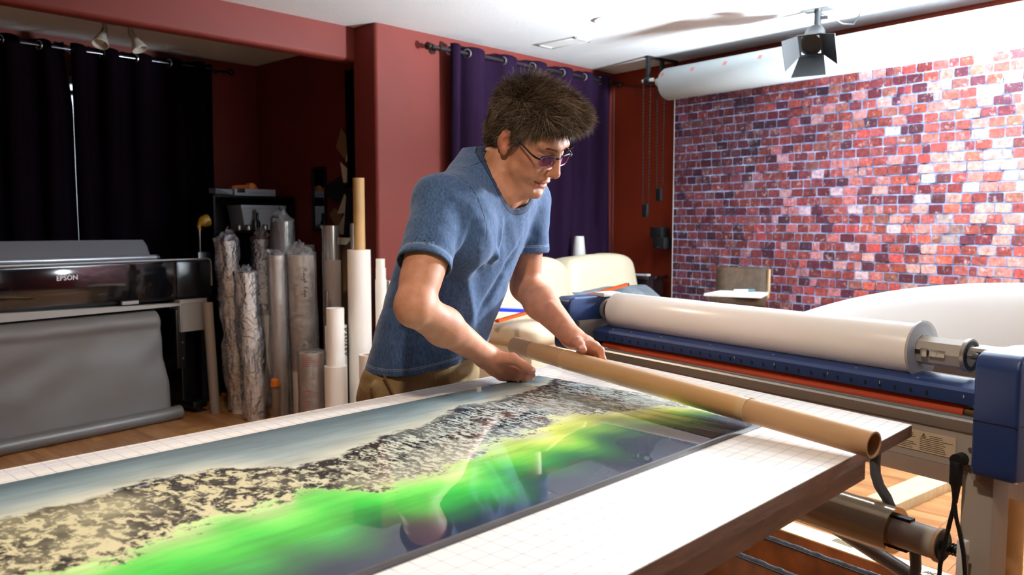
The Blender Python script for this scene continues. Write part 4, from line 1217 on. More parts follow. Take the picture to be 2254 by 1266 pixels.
# ================================================================== BLACK SHELF IN THE ALCOVE CORNER
shf = thing('black_shelf_unit', (3.02, 5.55, 0), 'black open shelf unit in the alcove corner behind the rolls', 'shelf')
for x in (2.70, 3.31): mk('side_panel', MB().box((x, 5.36, 0), (x + .018, 5.69, 1.385)), m_pblack, shf, smooth=False)
for z in (.08, .62, 1.13, 1.372): mk('shelf_board', MB().box((2.718, 5.36, z), (3.31, 5.69, z + .016)), m_pblack, shf, smooth=False)
mk('back_panel', MB().box((2.718, 5.682, .08), (3.31, 5.69, 1.372)), m_pblack, shf, smooth=False)
bn = thing('silver_bin', (3.12, 5.50, 1.147), 'silver metal storage tin on the black shelf', 'bin')
m_tin = M('silver_tin', '#cfdce6', .25, .15)
mk('body', MB().prism([(2.965, 5.42, 1.147), (3.265, 5.42, 1.147), (3.29, 5.42, 1.30), (2.94, 5.42, 1.30)], (0, .2, 0)), m_tin, bn, smooth=False)
mk('lid', MB().box((2.935, 5.415, 1.30), (3.295, 5.625, 1.325), .004), m_tin, bn)
bxs = thing('document_box', (3.0, 5.5, 1.389), 'pale grey document case with dark latch on top of the black shelf', 'case')
mk('case', MB().box((2.88, 5.40, 1.389), (3.20, 5.64, 1.438), .004), M('pale_case', '#aeb6c6', .4), bxs)
mk('latch', MB().box((2.90, 5.392, 1.410), (2.955, 5.40, 1.440), .002), m_black, bxs)
mk('print_lines', MB().box((2.985, 5.3985, 1.408), (3.12, 5.40, 1.411)), m_ink, bxs, smooth=False)
pb3 = thing('plastic_sleeve', (2.82, 5.45, 1.389), 'crumpled clear plastic sleeve beside the document case', 'sleeve')
mk('sleeve', MB().prism([(2.75, 5.42, 1.4), (2.87, 5.41, 1.395), (2.87, 5.41, 1.43), (2.76, 5.44, 1.436)], (0, .1, .004)), M('dull_plastic', '#8d95a3', .2, alpha=.6), pb3, smooth=False)
og = thing('orange_clamp', (3.0, 5.5, 1.44), 'orange plastic tape gun lying on the document case', 'tool')
m_og = M('orange_plastic', '#d07018', .4)
mk('body', MB().prism([(2.90, 5.47, 1.4385), (3.10, 5.47, 1.4385), (3.08, 5.47, 1.475), (2.95, 5.47, 1.465), (2.90, 5.47, 1.455)], (0, .04, 0)), m_og, og, smooth=False)
mk('roller', MB().cyl((3.05, 5.465, 1.462), (3.05, 5.515, 1.462), .022), M('orange_light', '#e89a50', .4), og)
for i, (x, y) in enumerate(((3.025, 5.39), (3.055, 5.41))):
    bt = thing('dark_bottle', (x, y, 1.147), ['tall dark bottle in front of the silver tin', 'shorter dark bottle tucked behind the tall one'][i], 'bottle', 'bottles on the black shelf')
    h = .14 - i * .02
    mk('glass', MB().lathe([(0, 0), (.022, 0), (.022, h * .45), (.009, h * .62), (.009, h * .95), (.011, h * .96), (.011, h), (0, h)], (x, y, 1.147), 16), M('dark_glass', '#0a0d12', .1, coat=.5), bt)
    mk('cap', MB().cyl((x, y, 1.147 + h), (x, y, 1.152 + h), .010, 12), m_black, bt)
for i, (x, y, r_) in enumerate(((2.97, 5.385, .022), (3.10, 5.385, .02), (2.90, 5.39, .018))):
    jr = thing('small_jar', (x, y, 1.147), ['small steel jar below the left side of the tin', 'small brass-lidded jar right of the dark bottles', 'tiny steel jar nearest the printer'][i], 'jar', 'small jars on the black shelf')
    mk('jar', MB().lathe([(0, 0), (r_, 0), (r_, .026), (r_ * .9, .03), (0, .03)], (x, y, 1.147), 16), m_steel, jr)
    mk('lid', MB().cyl((x, y, 1.177), (x, y, 1.185), r_ * .95, 16), M('brass', '#8a7a58'), jr)
mr = thing('wall_mirror', (3.338, 5.04, 1.37), 'dark framed narrow mirror on the alcove side wall', 'mirror')
mk('glass', MB().box((3.332, 4.97, 1.16), (3.336, 5.11, 1.575)), M('mirror_glass', '#8f9296', .03, 1.), mr, smooth=False)
for a, b in (((4.955, 1.145), (4.97, 1.59)), ((5.11, 1.145), (5.125, 1.59)), ((4.97, 1.145), (5.11, 1.16)), ((4.97, 1.575), (5.11, 1.59))):
    mk('frame_bar', MB().box((3.324, *a), (3.3385, *b)), m_black, mr, smooth=False)
# cut mount boards hanging on the side wall
m_cream = M('cream_board', '#d9cdb4', .7); m_tanb = M('tan_board', '#8a6a42', .7); m_kb = M('black_board', '#101114', .6)
BOARDS = [('cream', 'topmost slim cream board offcut hanging beside the column', [(4.632, 1.748), (4.603, 1.729), (4.616, 1.616), (4.665, 1.607)], 3.300),
          ('cream', 'second cream board offcut from the top beside the column', [(4.724, 1.61), (4.646, 1.561), (4.653, 1.463), (4.692, 1.47)], 3.296),
          ('cream', 'widest cream board offcut hanging beside the column', [(4.688, 1.394), (4.658, 1.363), (4.676, 1.265), (4.774, 1.26), (4.736, 1.317)], 3.300),
          ('cream', 'lowest cream board offcut just left of the tall tube', [(4.691, 1.265), (4.695, 1.121), (4.742, 1.117), (4.771, 1.172)], 3.304),
          ('tan', 'tan board offcut hanging below the black boards', [(4.82, 1.3), (4.727, 1.262), (4.771, 1.178), (4.824, 1.187), (4.88, 1.257)], 3.308),
          ('black', 'large black board offcut hanging left of the cream ones', [(4.901, 1.466), (4.72, 1.526), (4.703, 1.388), (4.777, 1.329), (4.83, 1.342), (4.957, 1.394)], 3.314),
          ('black', 'small slanted black board tab above the tall tube', [(4.686, 1.459), (4.65, 1.47), (4.582, 1.397), (4.632, 1.38)], 3.288),
          ('black', 'upright black board strip beside the tall tube', [(4.652, 1.387), (4.582, 1.397), (4.589, 1.113), (4.69, 1.118)], 3.290),
          ('tan', 'dark tan diamond board offcut under the side drape', [(4.728, 1.836), (4.622, 1.731), (4.684, 1.62), (4.792, 1.713)], 3.310)]
for kind, lab_, P, xx in BOARDS:
    o = mk('board_offcut', MB().prism([(xx, y, z) for y, z in P], (-.003, 0, 0)), {'cream': m_cream, 'tan': m_tanb, 'black': m_kb}[kind], None, smooth=False)
    tag(o, lab_, 'board', 'board offcuts on the alcove wall')

# ================================================================== STANDING ROLLS
m_rw = M('white_paper_roll', '#efe9e0', .42, var=.02, scale=4)
m_rwarm = M('warm_white_roll', '#e6d8c8', .5, var=.03, scale=4)
m_rgrey = M('grey_wrapped_roll', '#8f857e', .25, coat=.5)
m_rsil = M('silver_film_roll', '#c6c2b6', .16, .75)
m_rtube = M('grey_card_tube', '#94887e', .6)
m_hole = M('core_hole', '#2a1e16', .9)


def bag_mat():
    m = bpy.data.materials.new('clear_plastic_bag'); m.use_nodes = True; nt = m.node_tree; L = nt.links.new; o = nt.nodes['Material Output']
    g = nd(nt, 'ShaderNodeBsdfGlossy'); g.inputs['Roughness'].default_value = .16; g.inputs[0].default_value = (.9, .93, 1, 1)
    d = nd(nt, 'ShaderNodeBsdfDiffuse'); d.inputs[0].default_value = (.62, .62, .64, 1)
    t = nd(nt, 'ShaderNodeBsdfTransparent'); t.inputs[0].default_value = (.95, .95, .96, 1)
    a = nd(nt, 'ShaderNodeMixShader'); a.inputs[0].default_value = .16; L(t.outputs[0], a.inputs[1]); L(d.outputs[0], a.inputs[2])
    f = nd(nt, 'ShaderNodeFresnel'); f.inputs[0].default_value = 1.5
    tc = nd(nt, 'ShaderNodeTexCoord'); n = nd(nt, 'ShaderNodeTexNoise'); n.inputs['Scale'].default_value = 22; n.inputs['Detail'].default_value = 5; n.inputs['Distortion'].default_value = 1.2; L(tc.outputs['Object'], n.inputs[0])
    bp = nd(nt, 'ShaderNodeBump'); bp.inputs['Strength'].default_value = .9; bp.inputs['Distance'].default_value = .03; L(n.outputs[0], bp.inputs['Height'])
    L(bp.outputs[0], g.inputs['Normal']); L(bp.outputs[0], f.inputs['Normal'])
    s = nd(nt, 'ShaderNodeMixShader'); L(f.outputs[0], s.inputs[0]); L(a.outputs[0], s.inputs[1]); L(g.outputs[0], s.inputs[2]); L(s.outputs[0], o.inputs[0])
    return m


m_bag = bag_mat()
GR = 'paper and film rolls standing on the floor'


def roll(name, x, y, r, h, mat, label, lean=(0, 0), core=.5, bag=None, z0=0., cat='roll'):
    t = thing(name, (x, y, z0), label, cat, GR)
    top = (x + lean[0], y + lean[1], h); b = (x, y, z0)
    mk('roll_body', MB().pipe(b, top, r, r * core, 36), mat, t)
    if core > .05:
        tv = Vector(top); bv = Vector(b); d = (tv - bv).normalized()
        mk('core', MB().pipe(bv + d * .002, tv - d * .001, r * core, r * core * .86, 28), m_card, t)
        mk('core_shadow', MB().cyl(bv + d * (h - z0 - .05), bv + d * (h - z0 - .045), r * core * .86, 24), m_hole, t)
    if bag:
        wide, z1, tuft, sd = bag
        n, k = 48, 46

        def fn(u, v):
            a = 2 * PI * u; z = z1 + (h + .012 - z1) * min(1, v / .72)
            f = (z - z0) / (h - z0); c = Vector((x + lean[0] * f, y + lean[1] * f, z))
            q = Vector((math.cos(a) * 1.5, math.sin(a) * 1.5, z * 5 + sd))
            rad = r + wide * (.45 + .75 * mnoise.noise(q) + .35 * mnoise.noise(q * 2.7)) + .004
            rad = max(rad, r + .003)
            if v > .72:
                t_ = (v - .72) / .28
                rad = rad * (1 - .80 * t_) + .018 * mnoise.noise(Vector((math.cos(a) * 2, math.sin(a) * 2, t_ * 3 + sd))) * (1 + 1.5 * t_)
                c = c + Vector((.02 * t_ * math.sin(sd), .01 * t_, tuft * t_ * (.6 + .5 * mnoise.noise(Vector((math.cos(a) * 1.3, math.sin(a) * 1.3, sd))))))
            return c + Vector((math.cos(a), math.sin(a), 0)) * rad
        mk('plastic_bag', MB().grid(fn, n, k, True), m_bag, t, ang=60)
    return t


roll('grey_tube', 2.443, 4.90, .030, .70, m_rtube, 'slim grey tube standing in front of the printer end', (-.02, .02), .8, cat='tube')
roll('bagged_paper_roll', 2.56, 4.80, .050, 1.085, m_rwarm, 'tall bagged white roll nearest the printer', (-.05, .02), .45, (.045, .03, .10, 1))
roll('bagged_paper_roll', 2.53, 4.55, .052, .895, m_rwarm, 'shorter bagged white roll behind the orange-capped tool', (-.035, .02), .45, (.035, .02, .05, 2))
roll('white_roll', 2.794, 4.90, .060, 1.09, m_rw, 'white roll with a loose bag tip behind the bagged rolls', (0, 0), .5, (.012, .60, .10, 3))
roll('silver_film_roll', 2.859, 4.75, .068, 1.205, m_rsil, 'bagged shiny silver film roll standing tallest of the bagged rolls', (0, 0), .5, (.012, .35, .10, 4))
roll('bagged_paper_roll', 2.652, 4.46, .042, 1.0, m_rwarm, 'bagged slim roll just left of the handwritten roll', (-.012, 0), .45, (.020, .02, .04, 5))
tf = roll('handwritten_paper_roll', 2.79, 4.40, .078, 1.0, m_rwarm, 'thick bagged white roll with black handwriting down its side', (-.022, 0), .4, (.012, .30, .10, 6))
roll('silver_film_roll', 3.021, 4.45, .056, 1.18, m_rsil, 'tall shiny silver film roll standing behind the grey wrapped roll', (0, 0), .6)
roll('grey_wrapped_roll', 2.865, 4.20, .046, .975, m_rgrey, 'grey plastic wrapped roll standing in front of the tall silver one', (0, 0), .7)
tj = roll('stepped_white_roll', 2.70, 3.95, .064, .383, m_rw, 'white roll with a narrower white roll rising out of it', (0, 0), .8)
mk('inner_roll', MB().pipe((2.70, 3.95, .05), (2.703, 3.95, .715), .0505, .03, 36), m_rw, tj)
mk('inner_cap', MB().cyl((2.703, 3.95, .70), (2.703, 3.95, .713), .031), m_rw, tj)
tk = roll('orange_printed_roll', 2.635, 4.10, .069, .45, m_rwarm, 'short bagged roll with orange warning print', (0, 0), .55, (.008, .01, .012, 7))
roll('dark_brown_tube', 2.763, 4.125, .0125, .80, M('dark_brown', '#4a3428', .5), 'thin dark brown tube between white and grey rolls', (0, 0), .6, cat='tube')
roll('thick_white_roll', 2.91, 4.00, .068, 1.04, m_rw, 'tall thick white roll holding the brown cardboard tube', (0, 0), .6)
tm = thing('tall_cardboard_tube', (2.918, 4.0, .6), 'tall brown cardboard tube rising out of the thick white roll', 'tube')
mk('tube_wall', MB().pipe((2.915, 4.0, .70), (2.915, 4.0, 1.46), .0335, .0300, 32), M('tan_card_tube', '#b8935f', .6, var=.08, scale=10), tm)
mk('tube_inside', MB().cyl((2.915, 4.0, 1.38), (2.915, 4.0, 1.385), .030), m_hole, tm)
tn = roll('white_telescoped_roll', 3.03, 3.95, .034, .86, m_rw, 'slim white roll with stepped ends next to the column', (0, 0), .5)
mk('inner_step', MB().cyl((3.03, 3.95, .8), (3.03, 3.95, .93), .030), m_rw, tn)
mk('top_step', MB().cyl((3.028, 3.95, .9), (3.028, 3.95, .985), .027), m_rw, tn)
roll('short_white_roll', 2.785, 3.75, .056, .46, m_rw, 'short white roll with an open core beside the man', (0, 0), .62)
roll('thin_silver_roll', 3.062, 4.27, .016, 1.195, m_rsil, 'thin silver roll showing just behind the tall cardboard tube', (0, 0), .6)
roll('dull_capped_roll', 3.08, 4.86, .075, 1.05, M('dull_white', '#a8a4a0', .5), 'dull white roll deep behind the handwritten roll', (0, 0), .2)
bd = mk('white_board', MB().box((3.125, 3.99, 0), (3.20, 4.03, .845), .003), m_rw, None)
tag(bd, 'white board leaning at the column foot right beside the man', 'board')
pbx = thing('pale_blue_box', (3.0, 4.62, 0), 'pale blue-white tall carton between the rolls', 'box')
mk('carton', MB().box((2.955, 4.60, 0), (3.01, 4.72, 1.0), .002), M('pale_blue_card', '#c3d3e6', .5), pbx)
mk('flap', MB().box((2.955, 4.60, 1.0), (3.01, 4.603, 1.012)), M('pale_blue_card', '#c3d3e6'), pbx, smooth=False)
kb = thing('lettered_box', (2.77, 4.06, 0), 'white carton with black vertical lettering behind the stepped roll', 'box')
mk('carton', MB().box((2.716, 4.03, 0), (2.838, 4.075, .60), .002), m_rw, kb)
text_obj('lettering', 'KANARY', m_inkd, .042, frame((2.820, 4.0290, .50), (0, 0, -1), (1, 0, 0), (0, -1, 0)), kb, bold=.0008)
cb = thing('kraft_carton', (3.21, 4.4, 0), 'open kraft carton behind the tall cardboard tube', 'box')
mk('walls', MB().box((3.12, 4.36, 0), (3.32, 4.363, 1.10)).box((3.12, 4.36, 0), (3.123, 4.56, 1.10)).box((3.12, 4.557, 0), (3.32, 4.56, 1.10)).box((3.317, 4.36, 0), (3.32, 4.56, 1.10)), m_tanb, cb, smooth=False)
mk('flap', MB().prism([(3.12, 4.36, 1.10), (3.12, 4.56, 1.10), (3.085, 4.55, 1.06), (3.085, 4.37, 1.06)], (0, 0, .003)), m_cream, cb, smooth=False)
# orange-capped levelling tool
ot = thing('orange_capped_tool', (2.57, 4.41, 0), 'short grey tool handle with orange caps standing in front of the rolls', 'tool')
mk('handle', MB().box((2.553, 4.375, .03), (2.587, 4.405, .225), .004), M('taupe_handle', '#8a7260', .5), ot)
mk('top_cap', MB().tube([(2.570, 4.39, .222), (2.570, 4.39, .235), (2.570, 4.39, .262), (2.570, 4.39, .272)], [.027, .027, .024, .008], 16), m_og, ot)
mk('bottom_cap', MB().box((2.545, 4.368, 0), (2.595, 4.412, .036), .004), m_og, ot)
# handwriting down the thick roll and warning print on the short bagged roll, both wrapped onto the round surface


def wrap_text(o, cx, cy, R_):
    """bend flat text (mesh local: x = along arc, z = height) round a vertical cylinder"""
    for v in o.data.vertices:
        a = v.co.x / R_; v.co = Vector((R_ * math.sin(a), -R_ * math.cos(a), v.co.z))
    o.data.update()


def roll_text(name, s, mat, size, ang, z, cx, cy, R_, parent, vertical=False, bold=0.):
    m = frame((0, 0, 0), (0, 0, -1), (1, 0, 0), (0, -1, 0)) if vertical else frame((0, 0, 0), (1, 0, 0), (0, 0, 1), (0, -1, 0))
    o = text_obj(name, s, mat, size, m, None, 0, bold); wrap_text(o, cx, cy, R_); o.parent = parent
    o.location = Vector((cx, cy, z)) - wloc(parent); o.rotation_euler = (0, 0, ang); return o


def scrawl():
    """hand-drawn strokes: Rough Edge, running downwards; coordinates (down, across)"""
    S = [[(0, 0), (0, 1)], [(0, 1), (.3, 1), (.5, .8), (.4, .55), (0, .5)], [(.2, .5), (.6, 0)],
         [(.95, .3), (.8, .1), (1.0, 0), (1.15, .2), (1.0, .35), (.92, .28)], [(1.3, .4), (1.3, .1), (1.45, 0), (1.6, .15), (1.62, .4), (1.62, 0)],
         [(2.05, .35), (1.85, .35), (1.8, .1), (1.95, .02), (2.08, .15), (2.08, .4), (2.1, -.3), (1.95, -.5), (1.8, -.35)], [(2.3, .9), (2.3, 0)], [(2.3, .3), (2.45, .42), (2.55, .3), (2.55, 0)],
         [(3.75, .85), (3.4, .9), (3.35, .55), (3.55, .5), (3.35, .45), (3.3, .05), (3.75, .1)], [(4.15, .4), (3.95, .35), (3.92, .1), (4.1, .02), (4.2, .2)], [(4.22, 1), (4.2, .2), (4.25, 0)],
         [(4.65, .35), (4.45, .35), (4.42, .1), (4.55, .02), (4.66, .15), (4.66, .4), (4.68, -.3), (4.55, -.5), (4.4, -.35)], [(4.85, .2), (5.05, .25), (5.0, .42), (4.88, .38), (4.85, .12), (5.0, 0), (5.12, .08)]]
    mb = MB(); k = .0295; R_ = .0825
    for st_ in S:
        pts = []
        for i in range(len(st_) - 1):
            for j in range(5):
                t = j / 5; d = st_[i][0] * (1 - t) + st_[i + 1][0] * t; c = st_[i][1] * (1 - t) + st_[i + 1][1] * t
                pts.append((d, c))
        pts.append(st_[-1]); P = []
        for d, c in pts:
            a = -.55 + (c * k * .9) / R_ ; z = .925 - d * k * 1.15
            cx = 2.79 - .022 * z
            P.append((cx + R_ * math.sin(a + .55 - .42), 4.40 - R_ * math.cos(a + .55 - .42), z))
        mb.tube(P, .0016, 5)
    return mb


mk('handwriting', scrawl(), m_inkd, tf)['kind'] = 'stuff'
m_oi = M('orange_print', '#cf6a45', .6)
rp_ = random.Random(9)
for z0_, rows_ in ((.428, 5), (.238, 4), (.176, 4), (.116, 5)):
    for i in range(rows_):
        z = z0_ - i * .0115; c = -1.25; end = (-.55 if i == 0 else rp_.uniform(-.15, .1)); mbp = MB()
        while c < end:
            w_ = rp_.uniform(.05, .14)
            mbp.grid(lambda u, v, c=c, w_=w_, z=z: Vector((2.635 + .0748 * math.sin(c + u * w_), 4.10 - .0748 * math.cos(c + u * w_), z + (v - .5) * (.0062 if i == 0 else .0045))), 4, 2)
            c += w_ + .035
        mk('warning_print_line', mbp, m_oi, tk, solid=.0004)['kind'] = 'stuff'
# ================================================================== PERSON
# Implicit-surface modelling: smooth unions of tapered capsules and ellipsoids, meshed with surface nets.
V3 = lambda *a: np.array(a, np.float32)


class Field:
    def __init__(self, lo, hi, h):
        self.lo = np.array(lo, float); self.h = h
        self.n = np.ceil((np.array(hi) - self.lo) / h).astype(int) + 1
        self.D = np.full(self.n, .5, np.float32)

    def region(self, lo, hi):
        a = np.maximum(0, np.floor((np.array(lo) - self.lo) / self.h).astype(int)); b = np.minimum(self.n, np.ceil((np.array(hi) - self.lo) / self.h).astype(int) + 1)
        if np.any(b <= a): return None, None
        sl = tuple(slice(i, j) for i, j in zip(a, b))
        ax = [self.lo[k] + self.h * np.arange(a[k], b[k]) for k in range(3)]
        return sl, [ax[0][:, None, None].astype(np.float32), ax[1][None, :, None].astype(np.float32), ax[2][None, None, :].astype(np.float32)]

    def comb(self, sl, d, k, mode):
        A = self.D[sl]
        if mode == 'sub': A = -A
        if k > 0:
            hh = np.clip(.5 + .5 * (d - A) / k, 0, 1); r = d * (1 - hh) + A * hh - k * hh * (1 - hh)
        else: r = np.minimum(A, d)
        if mode == 'sub': r = -r
        self.D[sl] = r

    def cap(self, a, b, r1, r2, k=.01, mode='add', flat=None):
        """tapered capsule; flat=(axis vector, factor) squashes the section along that axis"""
        a = np.array(a, float); b = np.array(b, float); R = max(r1, r2) + k + 3 * self.h
        sl, P = self.region(np.minimum(a, b) - R, np.maximum(a, b) + R)
        if sl is None: return
        ab = b - a; L2 = max(float(ab @ ab), 1e-9)
        px, py, pz = P[0] - a[0], P[1] - a[1], P[2] - a[2]
        t = np.clip((px * ab[0] + py * ab[1] + pz * ab[2]) / L2, 0, 1)
        qx, qy, qz = px - t * ab[0], py - t * ab[1], pz - t * ab[2]
        if flat is not None:
            n = np.array(flat[0], float); n /= np.linalg.norm(n); c = qx * n[0] + qy * n[1] + qz * n[2]; e = (1 / flat[1] - 1) * c
            qx = qx + e * n[0]; qy = qy + e * n[1]; qz = qz + e * n[2]
        d = np.sqrt(qx * qx + qy * qy + qz * qz) - (r1 + (r2 - r1) * t)
        self.comb(sl, d.astype(np.float32), k, mode)

    def ell(self, c, r, A=None, k=.01, mode='add'):
        """ellipsoid, A = 3x3 rows of local axes"""
        c = np.array(c, float); r = np.array(r, float); R = r.max() + k + 3 * self.h
        sl, P = self.region(c - R, c + R)
        if sl is None: return
        px, py, pz = P[0] - c[0], P[1] - c[1], P[2] - c[2]
        if A is None: A = np.eye(3)
        A = np.array(A)
        q = [px * A[i][0] + py * A[i][1] + pz * A[i][2] for i in range(3)]
        k0 = np.sqrt(sum((q[i] / r[i]) ** 2 for i in range(3))); k1 = np.sqrt(sum((q[i] / r[i] ** 2) ** 2 for i in range(3))) + 1e-6
        self.comb(sl, (k0 * (k0 - 1) / k1).astype(np.float32), k, mode)

    def stack(self, rows, ax, ay, k=.01, ex=2.4, mode='add', cut=True):
        """upright loft: rows (z, cx, cy, a, b), section axes ax, ay"""
        rows = np.array(rows, float); R = rows[:, 3:].max() + .05
        lo = [rows[:, 1].min() - R, rows[:, 2].min() - R, rows[0, 0] - .02]; hi = [rows[:, 1].max() + R, rows[:, 2].max() + R, rows[-1, 0] + .05]
        sl, P = self.region(lo, hi); z = P[2][0, 0, :]
        # smooth interpolation of the section parameters
        f = [np.interp(z, rows[:, 0], rows[:, i]).astype(np.float32)[None, None, :] for i in range(1, 5)]
        dx = P[0] - f[0]; dy = P[1] - f[1]
        u = dx * ax[0] + dy * ax[1]; v = dx * ay[0] + dy * ay[1]
        kk = (np.abs(u / f[2]) ** ex + np.abs(v / f[3]) ** ex) ** (1 / ex)
        d = (kk - 1) * np.minimum(f[2], f[3])
        zz = P[2]
        if cut: d = np.maximum(d, np.maximum(rows[0, 0] - zz, zz - rows[-1, 0]))
        self.comb(sl, d.astype(np.float32), k, mode)

    def half(self, c, n, k=0.):
        """cut away everything on the +n side"""
        n = np.array(n, float); n /= np.linalg.norm(n)
        sl, P = self.region(self.lo, self.lo + self.n * self.h)
        d = (P[0] - c[0]) * n[0] + (P[1] - c[1]) * n[1] + (P[2] - c[2]) * n[2]
        self.D = np.maximum(self.D, d.astype(np.float32))

    def mesh(self):
        D = self.D; S = D < 0; nx, ny, nz = D.shape
        cnt = np.zeros((nx - 1, ny - 1, nz - 1), np.uint8)
        for i in (0, 1):
            for j in (0, 1):
                for k in (0, 1): cnt += S[i:nx - 1 + i, j:ny - 1 + j, k:nz - 1 + k]
        act = (cnt > 0) & (cnt < 8); I = np.argwhere(act); ids = np.full(act.shape, -1, np.int32); ids[act] = np.arange(len(I))
        co = np.zeros((len(I), 3)); w = np.zeros(len(I))
        cor = [(i, j, k) for i in (0, 1) for j in (0, 1) for k in (0, 1)]
        val = {c: D[I[:, 0] + c[0], I[:, 1] + c[1], I[:, 2] + c[2]].astype(float) for c in cor}
        for a in cor:
            for ax in range(3):
                if a[ax]: continue
                b = list(a); b[ax] = 1; b = tuple(b); va, vb = val[a], val[b]; m = (va < 0) != (vb < 0)
                t = np.where(m, va / np.where(m, va - vb, 1), 0); p = np.array(a, float)[None].repeat(len(I), 0); p[:, ax] += t
                co += p * m[:, None]; w += m
        V = self.lo + self.h * (I + co / w[:, None])
        F = []
        for ax in range(3):
            s0 = [slice(None)] * 3; s1 = [slice(None)] * 3; s0[ax] = slice(0, -1); s1[ax] = slice(1, None)
            ch = S[tuple(s0)] != S[tuple(s1)]; E = np.argwhere(ch); o1, o2 = (ax + 1) % 3, (ax + 2) % 3
            ok = (E[:, o1] > 0) & (E[:, o2] > 0) & (E[:, o1] < D.shape[o1] - 1) & (E[:, o2] < D.shape[o2] - 1); E = E[ok]
            q = []
            for d1, d2 in ((-1, -1), (0, -1), (0, 0), (-1, 0)):
                c = E.copy(); c[:, o1] += d1; c[:, o2] += d2; q.append(ids[c[:, 0], c[:, 1], c[:, 2]])
            q = np.stack(q, 1); inside = S[E[:, 0], E[:, 1], E[:, 2]]
            q = np.where(inside[:, None], q, q[:, ::-1]); F.append(q)
        return V, np.concatenate(F)


def relax(V, F, it=1, lam=.5):
    n = len(V)
    for _ in range(it):
        S_ = np.zeros_like(V); c = np.zeros(n)
        for a, b in ((0, 1), (1, 2), (2, 3), (3, 0)):
            np.add.at(S_, F[:, a], V[F[:, b]]); np.add.at(c, F[:, a], 1); np.add.at(S_, F[:, b], V[F[:, a]]); np.add.at(c, F[:, b], 1)
        V = V * (1 - lam) + lam * S_ / np.maximum(c, 1)[:, None]
    return V


def normals(V, F):
    n = np.cross(V[F[:, 2]] - V[F[:, 0]], V[F[:, 3]] - V[F[:, 1]]); N = np.zeros_like(V)
    for i in range(4): np.add.at(N, F[:, i], n)
    return N / (np.linalg.norm(N, axis=1)[:, None] + 1e-12)


def np_mesh(name, V, F, parent, mat, attrs=None, cols=None):
    off = np.array(wloc(parent)); me = bpy.data.meshes.new(name)
    me.from_pydata((V - off).tolist(), [], F.tolist())
    for k, v in (attrs or {}).items():
        a = me.attributes.new(k, 'FLOAT', 'POINT'); a.data.foreach_set('value', v.astype(np.float32))
    for k, v in (cols or {}).items():
        a = me.attributes.new(k, 'FLOAT_COLOR', 'POINT'); a.data.foreach_set('color', np.concatenate([v, np.ones((len(v), 1))], 1).astype(np.float32).ravel())
    return mk(name, me, mat, parent, ang=180)


man = thing('person', (1.3, 1.56, 0), 'man in blue t-shirt and glasses bending over the table to hold the cardboard tube', 'person')

# ---- joints (metres, world)
RSH, RELB, RWR = V3(1.190, 1.347, 1.243), V3(1.051, 1.263, 1.034), V3(1.288, 1.300, .902)
LSH, LELB, LWR = V3(1.548, 1.42, 1.258), V3(1.556, 1.425, 1.037), V3(1.481, 1.209, .933)
HO = V3(1.418, 1.296, 1.389); HS = .925
HF, HR, HU = V3(.108, -.81, -.576), V3(-.992, -.05, -.116), V3(-.066, -.584, .809)
HF /= np.linalg.norm(HF); HR -= HF * (HR @ HF); HR /= np.linalg.norm(HR); HU = np.cross(HR, HF)
HA = [HF, HR, HU]


def H(f, s, u): return HO + HS * (HF * f + HR * s + HU * u)


# ---------------------------------------------------------------- skin: head, neck, shoulders, arms and hands in one surface
B = Field((.99, 1.09, .825), (1.63, 1.53, 1.545), .0022)


def he(c, r, k=.012, mode='add', A=None): B.ell(H(*c), np.array(r) * HS, A if A is not None else HA, k, mode)


def hc(a, b, r1, r2, k=.01, mode='add', flat=None): B.cap(H(*a), H(*b), r1 * HS, r2 * HS, k, mode, flat)


he((-.012, 0, .046), (.098, .077, .086)); he((.028, 0, .006), (.067, .066, .096), .02)
he((.040, 0, -.060), (.056, .053, .046), .022); he((.020, 0, -.045), (.05, .058, .045), .02)
he((.083, 0, -.098), (.021, .022, .017), .018)
for s_ in (-1, 1):
    he((.058, s_ * .043, -.014), (.030, .022, .022), .018)
    hc((.086, s_ * .012, .036), (.078, s_ * .046, .036), .012, .010, .014)
    hc((.040, s_ * .055, -.055), (.070, s_ * .025, -.092), .016, .016, .02)
    he((.094, s_ * .034, .014), (.016, .019, .012), .012, 'sub')
    he((.0725, s_ * .033, .012), (.0165, .0165, .0150), .004)
    hc((.0875, s_ * .020, .016), (.079, s_ * .045, .012), .0040, .0036, .004)       # heavy upper lid, looking down
    hc((.0865, s_ * .021, .003), (.078, s_ * .044, .002), .0032, .003, .005)        # lower lid
    he((.103, s_ * .0125, -.0305), (.0105, .0088, .0082), .006)                    # nostril wing
    he((.105, s_ * .0075, -.0375), (.0052, .0034, .0035), .002, 'sub')
    hc((.100, s_ * .0200, -.030), (.0845, s_ * .0385, -.066), .0042, .0045, .007, 'sub')   # laugh line
    he((.068, s_ * .040, -.045), (.020, .017, .020), .018)                          # cheek
    # ear
    ea = [HF * .93 - HR * s_ * .37, HR * s_ * .93 + HF * .37, HU]
    he((-.006, s_ * .0785, .004), (.0190, .0075, .033), .004, 'add', ea)
    he((.004, s_ * .079, -.024), (.0095, .006, .012), .004, 'add', ea)
    he((.003, s_ * .0875, .001), (.0105, .0115, .0170), .0025, 'sub', ea); he((-.003, s_ * .0885, .018), (.0095, .0070, .0095), .0025, 'sub', ea)
    hc((.013, s_ * .0755, .002), (.011, s_ * .0755, -.010), .005, .005, .004)
hc((.092, 0, .030), (.1165, 0, -.020), .0085, .0105, .010); he((.1155, 0, -.025), (.0125, .0125, .0105), .006)
hc((.094, 0, -.034), (.095, 0, -.050), .006, .006, .010)
he((.0945, 0, -.0575), (.0115, .0235, .0062), .005); he((.0925, 0, -.0715), (.0115, .0205, .0072), .006)
